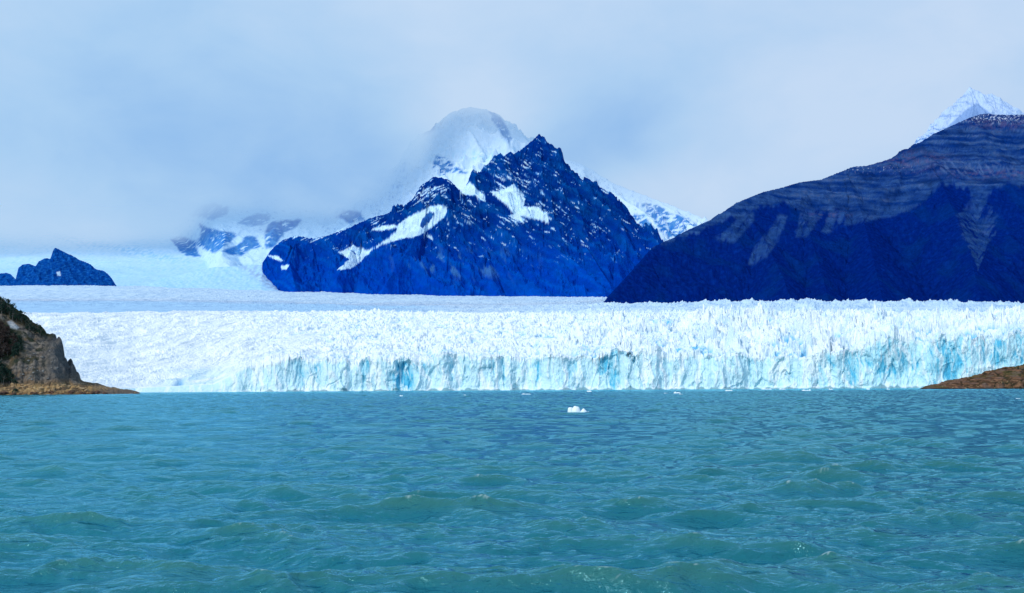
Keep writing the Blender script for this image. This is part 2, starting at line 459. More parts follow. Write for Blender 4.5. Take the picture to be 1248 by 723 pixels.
    def blocks(sx, sy, seed, tilt):
        c = worley(fx / sx, fy / sy, seed)
        rg_ = np.random.default_rng(seed + 1); ga = rg_.random(1024).astype(np.float32) * 6.2832
        a_ = ga[(c[2] * 1023).astype(np.int32)]
        e_ = sm(0.0, 0.26, c[1] - c[0])
        h_ = (0.15 + c[2] ** 1.6) * (0.35 + 0.65 * e_) + tilt * (c[3] * np.cos(a_) + c[4] * np.sin(a_)) * e_
        return h_, e_, c[2]
    b1, e1, r1 = blocks(17, 24, 91, 0.9)
    b2, e2, r2 = blocks(7.0, 11.0, 93, 1.1)
    b3, e3, r3 = blocks(3.4, 5.5, 94, 1.0)
    b0, e0, r0 = blocks(44, 60, 89, 1.5)
    rz = ridged(fx / 30, fy / 44, 6, 95)
    spire = np.clip(1 - worley(fx / 12 + 5, fy / 16, 97)[0] / 0.42, 0, 1) ** 0.8 * sm(0.05, 0.4, fbm(XS / 60, DD / 60, 3, 98))
    disp = A * (0.85 * (b0 - 0.4) * rgt2 + 0.62 * (b1 - 0.4) + 0.60 * (b2 - 0.4) + 0.34 * (b3 - 0.4) + 1.1 * (rz - 0.45) + 0.5 * spire)
    disp += rgt2 * (11 * fbm(XS / 150, DD / 95, 3, 88) + 5 * fbm(XS / 60, DD / 45, 3, 86)) * sm(20, 90, ds)[:, None]
    # flow ridges of the smooth left shoulder, running diagonally down to the right
    ang = RAD(-28)
    lx = XS * math.cos(ang) - (DD * 0.32) * math.sin(ang); ly = XS * math.sin(ang) + (DD * 0.32) * math.cos(ang)
    lw = 14 * fbm(lx / 60, ly / 40, 3, 101)
    flow = ridged(lx / 85, (ly + lw) / 13, 5, 103)
    disp += (1 - rgt) * (6.5 * (flow - 0.4) + 3.2 * fbm(XS / 30, DD / 60, 4, 105)) * near
    edge = 1 - sm(0, 26, ds)[:, None] * np.ones_like(DD)
    disp *= (0.35 + 0.65 * sm(0, 30, ds)[:, None])
    # keep the jagged serac top where cliff meets surface
    Hj = (H - zf_top)[None, :]
    ZS = ZS + disp + Hj * np.exp(-ds / 14.0)[:, None]
    # swells in the far ice
    fars = sm(1500, 2500, DD - 1400)
    ZS += fars * (9 * fbm(XS / 260, DD / 520, 4, 111))
    ZS += fars * 5.0 * (ridged(XS / 55, DD / 160, 5, 113) - 0.4)
    # ---- colours
    # surface
    white = C(0.93, 0.965, 0.985); pale = C(0.66, 0.83, 0.93); blue = C(0.16, 0.58, 0.86); grey = C(0.50, 0.60, 0.66)
    rel = disp / (A + 1e-6)
    rel = (disp - rgt2 * 11 * fbm(XS / 150, DD / 95, 3, 88)) / (A + 1e-6)
    pit = sm(0.15, -0.40, rel + 0.35 * fbm(fx / 5, fy / 9, 3, 121) + 0.25 * (e1 + e2 - 1.4))  # pits: blue ice, plus cyan shade painted into the colour
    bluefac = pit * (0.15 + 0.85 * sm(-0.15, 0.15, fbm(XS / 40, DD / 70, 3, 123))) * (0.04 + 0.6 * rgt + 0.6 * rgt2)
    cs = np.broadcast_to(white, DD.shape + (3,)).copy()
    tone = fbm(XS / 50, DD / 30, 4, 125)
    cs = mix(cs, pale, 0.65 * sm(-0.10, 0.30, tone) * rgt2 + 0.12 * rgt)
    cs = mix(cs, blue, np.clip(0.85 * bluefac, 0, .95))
    # grey dirt wisps on the left shoulder
    dirt = sm(0.10, 0.45, fbm(lx / 70, (ly + lw) / 5.0, 5, 127)) * (1 - rgt) * 0.42 * near
    dirt += sm(0.18, 0.5, fbm(XS / 8, DD / 18, 4, 129)) * 0.10
    cs = mix(cs, grey, np.clip(dirt, 0, 1))
    # upper zone of the right part: greyer, finer
    up = sm(620, 1050, DD - 1400) * sm(560, 760, UU) 
    cs = mix(cs, C(0.62, 0.77, 0.87), 0.50 * up)
    # far ice: a blue-grey band, then a pale one with a faint debris line
    pyv = (DD - 2200) / (5000 - 2200)
    band = sm(2240, 2400, DD) * (1 - sm(4500, 5000, DD + 500 * fbm(XS / 900, DD / 900, 3, 131))) * (1 - sm(470, 640, UU))
    cs = mix(cs, C(0.40, 0.64, 0.86), 0.95 * band)
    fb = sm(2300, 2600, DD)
    cs = mix(cs, C(0.58, 0.74, 0.87), 0.85 * fb * (1 - band))  # pale blue haze of distance mixed into the far ice colour
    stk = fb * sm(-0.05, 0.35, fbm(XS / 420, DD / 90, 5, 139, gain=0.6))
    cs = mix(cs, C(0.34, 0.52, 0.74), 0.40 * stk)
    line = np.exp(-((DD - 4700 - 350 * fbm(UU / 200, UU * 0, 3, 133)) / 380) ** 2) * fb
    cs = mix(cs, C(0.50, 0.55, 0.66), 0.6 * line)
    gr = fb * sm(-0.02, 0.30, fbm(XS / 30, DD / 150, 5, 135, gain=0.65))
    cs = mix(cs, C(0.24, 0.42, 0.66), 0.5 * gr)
    gm = fb * sm(300, 450, UU) * (1 - sm(560, 700, UU)) * sm(0.0, 0.3, fbm(XS / 300, DD / 500, 3, 137))
    cs = mix(cs, C(0.42, 0.52, 0.66), 0.35 * gm)
    # cliff
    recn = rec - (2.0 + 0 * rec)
    region = fbm(XM / 60.0, ZC / 55.0, 3, 141)
    zabs = ZC
    rr = sm(820, 1000, U2)
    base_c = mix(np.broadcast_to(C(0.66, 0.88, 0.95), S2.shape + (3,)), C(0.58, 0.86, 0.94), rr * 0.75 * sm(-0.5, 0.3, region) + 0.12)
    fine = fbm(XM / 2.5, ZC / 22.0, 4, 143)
    bl = sm(2.5, 10.0, recn + 4.0 * fine + 5 * region) * (0.20 + 0.50 * sm(-0.1, 0.25, region)) * (0.55 + 0.45 * rr)  # recesses: blue ice colour, with some of their shadow painted in
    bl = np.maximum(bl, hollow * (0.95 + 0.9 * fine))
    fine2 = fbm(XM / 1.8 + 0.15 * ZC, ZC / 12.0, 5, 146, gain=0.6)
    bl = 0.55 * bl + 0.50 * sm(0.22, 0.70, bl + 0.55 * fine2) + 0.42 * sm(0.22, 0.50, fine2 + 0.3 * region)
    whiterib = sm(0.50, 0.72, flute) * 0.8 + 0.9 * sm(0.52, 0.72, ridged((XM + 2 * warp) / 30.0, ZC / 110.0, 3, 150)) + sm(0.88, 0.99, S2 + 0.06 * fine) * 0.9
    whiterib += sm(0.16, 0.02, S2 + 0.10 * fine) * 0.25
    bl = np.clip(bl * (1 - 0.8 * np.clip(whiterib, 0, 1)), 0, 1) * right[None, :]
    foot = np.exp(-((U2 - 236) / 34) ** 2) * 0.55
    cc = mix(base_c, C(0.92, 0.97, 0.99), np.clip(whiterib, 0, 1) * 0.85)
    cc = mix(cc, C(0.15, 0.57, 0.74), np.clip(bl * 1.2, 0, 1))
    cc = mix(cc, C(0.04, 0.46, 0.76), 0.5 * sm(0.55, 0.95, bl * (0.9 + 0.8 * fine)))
    notch = sm(0.075, 0.035, S2 + 0.16 * fbm(XM / 14, XM * 0, 3, 147)) * right[None, :]  # dark of the waterline notches is painted; the face is uncut
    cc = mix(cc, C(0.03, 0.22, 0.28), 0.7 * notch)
    # the sloping left foot of the ice: pale cyan wash with one deep blue cave
    wash = np.exp(-((UU - 240) / 45) ** 2) * sm(130, 10, ds)[:, None]
    cs = mix(cs, C(0.45, 0.78, 0.92), 0.55 * wash * sm(-0.3, 0.3, tone + 0.2))
    cave = np.exp(-((UU - 217 - ds[:, None] * 0.12) / 4.5) ** 2) * sm(55, 5, ds)[:, None]
    cs = mix(cs, C(0.02, 0.34, 0.70), 0.95 * cave)
    ZS -= 7 * cave
    XC = ux[None, :] * YC
    # stitch
    X = np.concatenate([XC, XS]); Y = np.concatenate([YC, DD]); Z = np.concatenate([ZC, ZS])
    # jitter of cliff top into the surface: pull first surface rows with the recess
    k = np.exp(-ds / 10.0)[:, None] * (rec[-1][None, :])
    Y[ncl:] += k; X[ncl:] = ux[None, :] * Y[ncl:]
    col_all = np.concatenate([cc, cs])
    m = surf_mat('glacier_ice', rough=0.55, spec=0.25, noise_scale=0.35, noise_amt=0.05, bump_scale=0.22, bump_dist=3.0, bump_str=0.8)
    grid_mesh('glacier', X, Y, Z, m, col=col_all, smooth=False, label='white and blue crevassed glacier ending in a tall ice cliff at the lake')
build_glacier()

# ------------------------------------------------------------------ ridge terrain
def ridge_field(X, Y, ridges, power=1.0):
    """ridges: list of (polyline [(x,y,z)], slope front, slope back)"""
    H = np.full(X.shape, -1e9, np.float32)
    R = np.zeros(X.shape, np.float32)
    for pl, kf, kb in ridges:
        for (ax, ay, az), (bx, by, bz) in zip(pl[:-1], pl[1:]):
            vx, vy = bx - ax, by - ay
            tt = np.clip(((X - ax) * vx + (Y - ay) * vy) / (vx * vx + vy * vy), 0, 1)
            px, py = ax + tt * vx, ay + tt * vy
            dx, dy = X - px, Y - py
            d = np.hypot(dx, dy)
            k = np.where(dy < 0, np.float32(kf), np.float32(kb))
            h = az + (bz - az) * tt - k * d
            R = np.where(h > H, d, R)
            H = np.maximum(H, h)
    return H, R

def RL(pts):
    """ridge from bearings: (px, py, distance)"""
    out = []
    for px, py, d in pts:
        x, y, z = W(px, py, d)
        out.append((float(x), float(y), float(z)))
    return out

def grid_xy(px0, px1, d0, d1, nu, nv):
    u = np.linspace(px0, px1, nu); d = np.linspace(d0, d1, nv)
    U, D = np.meshgrid(u, d)
    x = W(u, np.full(nu, 470.0), 1.0)[0]
    return (x[None, :] * D).astype(np.float32), D.astype(np.float32), U.astype(np.float32)

def slope_grad(X, Y, Z):
    """steepness from finite differences"""
    zx = np.gradient(Z, axis=1) / (np.gradient(X, axis=1) + 1e-9)
    zy = np.gradient(Z, axis=0) / (np.gradient(Y, axis=0) + 1e-9)
    return np.hypot(zx, zy), zx, zy

def proj(X, Y, Z):
    """bearing and height angle of a world point, in survey units"""
    v = np.stack([X, Y, Z - CAM_H], -1) @ RN
    return 624 + F * v[..., 0] / -v[..., 2], 361.5 - F * v[..., 1] / -v[..., 2]

ROCK_HAZE = C(0.0003, 0.040, 0.33)  # rock base colours carry the blue distance haze
ROCK_HAZE_L = C(0.003, 0.115, 0.48)
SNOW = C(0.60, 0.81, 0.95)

def build_central():
    X, Y, U = grid_xy(255, 830, 7000, 10400, 1200, 620)
    A = RL([(345, 340, 8100), (330, 330, 8200), (319, 324, 8290), (328, 306, 8330), (345, 292, 8360), (362, 287, 8400), (382, 291, 8420), (402, 286, 8450), (425, 278, 8480),
            (447, 267, 8520), (470, 261, 8560), (490, 252, 8600), (501, 240, 8640), (515, 225, 8680), (529, 215, 8700), (545, 218, 8700),
            (556, 228, 8680), (568, 239, 8650), (577, 234, 8650), (590, 244, 8600), (620, 264, 8450), (660, 290, 8250), (700, 318, 8000), (735, 350, 7750)])
    B = RL([(586, 240, 9000), (594, 222, 9050), (600, 203, 9080), (606, 190, 9100), (610, 186, 9110), (615, 190, 9120), (622, 184, 9150), (626, 188, 9150), (634, 183, 9200),
            (642, 177, 9230), (650, 170, 9260), (657, 163, 9300), (661, 171, 9300), (668, 181, 9280), (676, 191, 9260), (683, 198, 9250), (688, 208, 9240),
            (702, 211, 9200), (716, 217, 9150), (731, 228, 9100), (746, 235, 9080), (758, 246, 9060), (769, 259, 9050), (772, 268, 9020), (785, 286, 8950),
            (800, 298, 8900), (830, 330, 8800)])
    sp = [RL([(529, 216, 8700), (520, 262, 8350), (500, 300, 8050), (470, 345, 7700)]),
          RL([(447, 268, 8520), (430, 300, 8250), (410, 340, 7850)]),
          RL([(362, 288, 8400), (352, 318, 8150), (360, 350, 7800)]),
          RL([(577, 236, 8640), (590, 290, 8300), (600, 340, 7850)]),
          RL([(657, 163, 9300), (668, 215, 9020), (690, 260, 8700), (720, 310, 8300), (745, 350, 7900)]),
          RL([(731, 228, 9100), (742, 270, 8800), (752, 320, 8350), (760, 352, 8000)]),
          RL([(622, 186, 9150), (628, 215, 8980), (640, 245, 8800)]),
          RL([(688, 208, 9240), (706, 250, 8900), (730, 300, 8500)])]
    wxx = X + 60 * fbm(X / 500, Y / 500, 4, 201); wyy = Y + 60 * fbm(X / 500, Y / 500, 4, 205)
    wk = sm(0, 250, np.abs(0 * X) + 250)
    H, R = ridge_field(X, Y, [(A, 0.95, 1.1), (B, 1.0, 1.3)] + [(s, 1.15, 1.15) for s in sp])
    H2, R2 = ridge_field(wxx, wyy, [(A, 0.95, 1.1), (B, 1.0, 1.3)] + [(s, 1.1, 1.1) for s in sp])
    w = sm(10, 120, R)
    H = H * (1 - w) + H2 * w
    rg = ridged(wxx / 330, wyy / 420, 7, 211, gain=0.55)
    H += (rg - 0.42) * 150 * sm(0, 140, R) + (ridged(X / 90, Y / 130, 5, 215, gain=0.5) - 0.45) * 26 * sm(0, 60, R)
    H += (fbm(X / 22, Y / 30, 4, 219)) * 9 + 4 * fbm(X / 9, Y / 9, 2, 220)
    floor = 470.0
    H = np.maximum(H, floor - 60 + 20 * fbm(X / 100, Y / 100, 3, 221))
    H = np.minimum(H, Wz(U, np.interp(U, [255, 315, 318, 328, 345], [470, 440, 321, 306, 291]), Y) + 2000 * sm(330, 345, U))
    pa_, pb_ = proj(X, Y, H)
    H -= 700 * sm(0, 7, np.interp(pb_, [285, 303, 322, 338, 352, 366], [250, 250, 318, 326, 345, 356]) - pa_ + 7 * fbm(X / 60, H / 50, 4, 225))
    st, zx, zy = slope_grad(X, Y, H)
    px, py = proj(X, Y, H)
    # strata run down to the right: bands in (x, z)
    q = (H + 0.62 * X) + 90 * fbm(X / 260, H / 200, 4, 229)
    strat = fbm(q / 26, X / 600, 5, 231) 
    strat2 = fbm((H - 0.5 * X) / 22, X / 500, 5, 235)
    left = sm(500, 560, px)
    st_n = np.where(px > 545, strat, strat2)
    n = 0.14 * st_n + 0.80 * np.where(px > 545 + 8 * fbm(H / 40, X / 40, 3, 236), fbm((H + 0.75 * X) / 15 + 1.2 * fbm(X / 70, H / 70, 3, 234), (X - 0.75 * H) / 150, 4, 237, gain=0.55), fbm((H - 0.62 * X) / 13 + 1.2 * fbm(X / 70, H / 70, 3, 234), (X + 0.62 * H) / 150, 4, 238, gain=0.55)) + 0.28 * fbm(X / 130, H / 90, 4, 241)
    lvl = sm(345, 205, py)                                   # more snow with height
    reg = 0.0 * px
    for cx, cy, rx, ry, a in ((520, 232, 45, 20, .16), (440, 275, 70, 14, .08), (370, 292, 40, 12, .07), (625, 215, 40, 30, .14), (655, 262, 50, 20, .16), (700, 240, 60, 20, .02), (560, 262, 60, 25, .08), (690, 222, 30, 14, .05),
                              (700, 290, 60, 25, .06), (480, 265, 60, 18, .08), (640, 285, 70, 22, .08), (350, 300, 30, 14, .02)):
        reg = np.maximum(reg, a * np.exp(-((px - cx) / rx) ** 2 - ((py - cy) / ry) ** 2))
    thr = 0.33 - 0.05 * lvl - 1.7 * reg + 0.10 * np.clip(st - 1.1, -0.5, 1.0)
    snow = sm(thr - 0.05, thr + 0.20, n) * sm(335, 300, py) * 0.92
    # large snow patches lying in the gullies (outlines surveyed on the slope)
    wp = px + 2.2 * fbm(X / 40, H / 40, 4, 251); wq = py + 2.2 * fbm(X / 40, H / 40, 4, 255)
    polys = [[(523, 252), (535, 250), (546, 253), (541, 264), (528, 276), (512, 286), (500, 290), (487, 291), (470, 297), (455, 303), (440, 318), (428, 328), (411, 329), (424, 318), (434, 309), (424, 303),
              (430, 299), (450, 305), (466, 296), (482, 284), (487, 272), (497, 265), (505, 262)],
             [(455, 278), (478, 274), (488, 276), (468, 281), (452, 281)], [(412, 308), (424, 303), (436, 314), (430, 318)],
             [(597, 234), (612, 233), (626, 224), (640, 242), (638, 252), (655, 252), (667, 262), (668, 272), (655, 268), (640, 264), (628, 262), (615, 248)],
             [(620, 262), (632, 262), (640, 272), (628, 268)],
             [(519, 285), (526, 288), (528, 292), (520, 289)], [(326, 311), (338, 312), (346, 318), (334, 317)], [(343, 324), (352, 323), (350, 328), (343, 328)]]
    for pl in polys:
        sdist = poly_dist(wp, wq, pl)
        snow = np.maximum(snow, sm(-0.6, 0.5, sdist))
    rockgap = in_poly(wp, wq, [(512, 275), (518, 262), (524, 258), (530, 260), (524, 270), (515, 279)])
    snow = np.where(rockgap, snow * 0.12, snow)
    # snow col between the two summits
    col_sn = poly_dist(wp, wq, [(560, 236), (572, 222), (590, 238), (592, 246), (578, 238)])
    snow = np.maximum(snow, sm(-1.0, 1.0, col_sn))
    # rock, its blue haze painted stronger towards the foot
    rock = mix(np.broadcast_to(ROCK_HAZE, X.shape + (3,)), ROCK_HAZE_L, sm(-0.35, 0.55, fbm(q / 40, X / 300, 5, 261) + 0.5 * (rg - 0.4)) * (0.35 + 0.65 * sm(350, 240, py)))
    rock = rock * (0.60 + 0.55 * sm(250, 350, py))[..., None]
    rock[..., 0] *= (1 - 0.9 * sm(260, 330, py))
    scr = sm(0.10, 0.45, fbm((X + 0.4 * H) / 60, H / 160, 4, 263)) * np.exp(-((px - 560) / 60) ** 2 - ((py - 322) / 16) ** 2)
    rock = mix(rock, C(0.05, 0.18, 0.42), 0.7 * np.clip(scr * 2, 0, 1))
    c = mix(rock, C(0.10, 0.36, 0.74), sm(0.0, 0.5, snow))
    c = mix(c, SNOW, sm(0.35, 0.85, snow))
    m = surf_mat('haze_blue_rock_with_snow', noise_scale=0.02, noise_amt=0.28, bump_scale=0.02, bump_dist=26, bump_str=0.7)
    grid_mesh('mountain', X, Y, H, m, col=c, label='steep dark haze-blue rocky mountain with sharp summit and snow patches behind the glacier')
build_central()

def build_right():
    X, Y, U = grid_xy(715, 1420, 3250, 8200, 1300, 600)
    SIL = [(715, 420), (730, 380), (735, 371), (742, 362), (765, 338), (790, 310), (800, 299), (820, 290), (845, 279), (870, 268), (885, 256), (905, 244), (930, 234), (955, 228), (975, 222), (1000, 219), (1020, 211), (1040, 203), (1056, 202), (1080, 195), (1095, 190), (1115, 178), (1140, 162), (1160, 153), (1180, 144), (1195, 139), (1210, 137.5), (1225, 140), (1248, 139.5), (1300, 132), (1420, 120)]
    A = RL([(733, 374, 3550), (742, 362, 3700), (765, 338, 3900), (790, 310, 4150), (800, 299, 4250), (820, 290, 4350), (845, 279, 4450), (870, 268, 4550), (885, 256, 4650), (905, 244, 4800),
            (930, 234, 4950), (955, 228, 5050), (975, 222, 5150), (1000, 219, 5250), (1020, 211, 5300), (1040, 203, 5350), (1056, 202, 5380), (1080, 195, 5400), (1095, 190, 5450), (1115, 178, 5500),
            (1140, 162, 5550), (1160, 153, 5600), (1180, 144, 5650), (1195, 139, 5700), (1210, 137.5, 5700), (1225, 140, 5720), (1248, 139.5, 5750), (1300, 132, 5800), (1420, 120, 5900)])
    sp = [RL([(1120, 178, 5500), (1150, 230, 4950), (1180, 300, 4300), (1195, 365, 3700)]),
          RL([(1240, 140, 5750), (1262, 220, 5000), (1290, 300, 4300), (1310, 365, 3700)]),
          RL([(1030, 208, 5320), (1050, 260, 4850), (1065, 320, 4200), (1075, 365, 3750)]),
          RL([(900, 246, 4780), (930, 290, 4400), (955, 340, 3950), (965, 370, 3650)]),
          RL([(960, 228, 5080), (985, 280, 4600), (1000, 330, 4150), (1010, 368, 3750)])]
    wxx = X + 45 * fbm(X / 350, Y / 350, 4, 301); wyy = Y + 45 * fbm(X / 350, Y / 350, 4, 305)
    rd = [(A, 0.60, 0.8)] + [(s, 0.66, 0.66) for s in sp]
    H, R = ridge_field(X, Y, rd); H2, R2 = ridge_field(wxx, wyy, rd)
    w = sm(10, 150, R); H = H * (1 - w) + H2 * w
    H += (ridged(wxx / 260, wyy / 300, 6, 311) - 0.42) * 42 * sm(0, 150, R) + 9 * fbm(X / 40, Y / 40, 4, 315) * sm(0, 60, R) + 2.5 * fbm(X / 9, Y / 9, 3, 317)
    sx = [q_[0] for q_ in SIL]; sy = [q_[1] for q_ in SIL]
    cap = Wz(U, np.interp(U, sx, sy) + 1.0 * fbm(U / 6.0, Y / 60.0, 4, 319), Y)
    H = np.minimum(H, cap); H = np.maximum(H, 190 - 400 * sm(737, 727, U))
    px, py = proj(X, Y, H)
    st, zx, zy = slope_grad(X, Y, H)
    # strata: gently curving level beds
    dome = py + 0.00022 * (px - 1080) ** 2 * np.where(px < 1080, -1, 0.3)
    q = H + 0.05 * X + 40 * fbm(X / 400, Y / 400, 4, 321)
    beds = 0.75 * fbm(q / 19, X / 500, 6, 323, gain=0.6) + 0.45 * fbm(X / 60, H / 30, 5, 324)
    fine = fbm(X / 12, Y / 18, 5, 325)
    forest = mix(np.broadcast_to(C(0.0004, 0.013, 0.14), X.shape + (3,)), C(0.001, 0.022, 0.18), sm(-0.2, 0.5, fine))  # navy tones of wood and rock include painted distance haze
    forest = mix(forest, C(0.001, 0.028, 0.155), 0.5 * sm(0.0, 0.4, fbm(X / 130, Y / 200, 4, 327)))
    # warmer/greener woods low on the slope
    rockc = mix(np.broadcast_to(C(0.002, 0.026, 0.155), X.shape + (3,)), C(0.034, 0.095, 0.25), sm(-0.30, 0.45, beds))
    rockc = mix(rockc, C(0.070, 0.095, 0.21), 0.5 * sm(0.15, 0.4, beds + 0.3 * fine) * sm(870, 1000, px))
    rockc = mix(rockc, C(0.003, 0.020, 0.10), 0.75 * sm(0.0, 0.45, fbm(X / 160, q / 50, 4, 329)))
    # tree line (px -> row) with tongues of scree hanging below it
    tl = np.interp(px, [715, 800, 850, 885, 900, 930, 960, 985, 1010, 1040, 1060, 1085, 1110, 1130, 1150, 1170, 1190, 1205, 1225, 1248, 1420],
                   [300, 300, 283, 268, 266, 252, 250, 258, 255, 268, 262, 262, 256, 240, 222, 226, 240, 238, 226, 224, 230])
    tl = tl + 10 * fbm(px / 13.0, py / 90.0, 4, 331) + 4 * fbm(px / 4, py / 12, 3, 335)
    above = sm(3.0, -3.0, py - tl)
    tong = 0 * px
    wpx = px + 4 * fbm(px / 12, py / 12, 4, 337)
    for pl in ([(872, 290), (885, 282), (900, 268), (915, 260), (918, 268), (905, 284), (892, 296), (880, 294)],
               [(971, 288), (977, 258), (1000, 255), (1000, 262), (993, 276), (986, 288)], [(1003, 282), (1012, 258), (1032, 256), (1024, 272), (1008, 284)],
               [(912, 322), (922, 300), (936, 284), (950, 262), (958, 264), (950, 290), (934, 312), (918, 322)],
               [(1030, 262), (1058, 258), (1088, 250), (1100, 232), (1112, 228), (1108, 246), (1092, 262), (1062, 268), (1032, 274)]):
        tong = np.maximum(tong, sm(-3, 2, poly_dist(wpx, py, pl)) * sm(-0.55, 0.15, fbm((px + 0.35 * py) / 6, py / 14, 5, 339)))
    # feather-shaped avalanche track above the lake on the far right slope
    ax = 1193 + (py - 230) * 0.0
    dxp = np.abs(px - 1192)
    spine = np.where((py > 228) & (py < 330), 1, 0)
    halfw = np.interp(py, [228, 245, 262, 285, 305, 330], [7, 12, 26, 22, 10, 0.5])
    rib = fbm((np.abs(px - 1192) * 1.0 + py * np.where(px > 1192, 0.85, 1.05) + np.where(px > 1192, 37.0, 0) + 3.5 * fbm(px / 9, py / 9, 3, 340)) / 5.5, px / 17, 5, 341)
    halfw = halfw * (1 + 0.5 * fbm(py / 7, np.where(px > 1192, 5.0, 1.0) + 0 * px, 3, 342))
    fea = spine * sm(1.05, 0.75, dxp / (halfw + 1e-3)) * np.clip(sm(-0.18, 0.25, rib + 0.25 * (1 - dxp / (halfw + 1e-3))), 0, 1)
    fea *= (1 - np.exp(-((px - 1203) / 5) ** 2 - ((py - 262) / 9) ** 2) * 0.7) * (1 - np.exp(-((px - 1181) / 5) ** 2 - ((py - 250) / 9) ** 2) * 0.8)
    bare = np.clip(np.maximum(np.maximum(above, tong), fea), 0, 1)
    c = mix(forest, rockc, bare)
    c = mix(c, C(0.016, 0.062, 0.22), 0.6 * np.maximum(tong, fea * 0.85) * sm(-0.4, 0.2, fine + 0.1))
    # rust-coloured outcrops
    red = np.exp(-((px - 1110) / 40) ** 2 - ((py - 196) / 10) ** 2) + np.exp(-((px - 1215) / 60) ** 2 - ((py - 212) / 5) ** 2) + 0.9 * np.exp(-((px - 1225) / 40) ** 2 - ((py - 150) / 8) ** 2)
    red += 0.7 * np.exp(-((px - 1010) / 25) ** 2 - ((py - 262) / 5) ** 2)
    rust = np.clip(red * 1.3, 0, 1) * sm(-0.1, 0.30, fbm(X / 30, H / 12, 5, 343)) * bare
    c = mix(c, C(0.085, 0.075, 0.18), 0.65 * rust)
    pal = np.exp(-((px - 1185) / 55) ** 2 - ((py - 205) / 9) ** 2) * sm(0.0, 0.35, fbm(X / 14, H / 50, 4, 345)) * bare
    c = mix(c, C(0.10, 0.16, 0.32), 0.8 * pal)
    spk = np.exp(-((px - 1215) / 40) ** 2 - ((py - 143) / 6) ** 2) * sm(0.12, 0.30, fbm(X / 9, Y / 9, 4, 347))
    spk = np.maximum(spk, 0.5 * np.exp(-((px - 1060) / 60) ** 2 - ((py - 206) / 4) ** 2) * sm(0.3, 0.45, fbm(X / 9, Y / 9, 4, 349)))
    c = mix(c, C(0.62, 0.68, 0.80), np.clip(spk, 0, 1))
    m = surf_mat('forested_banded_slope', noise_scale=0.05, noise_amt=0.30, bump_scale=0.05, bump_dist=10, bump_str=0.7)
    grid_mesh('mountain', X, Y, H, m, col=c, label='dark forested mountain with grey banded rock above the tree line')
build_right()

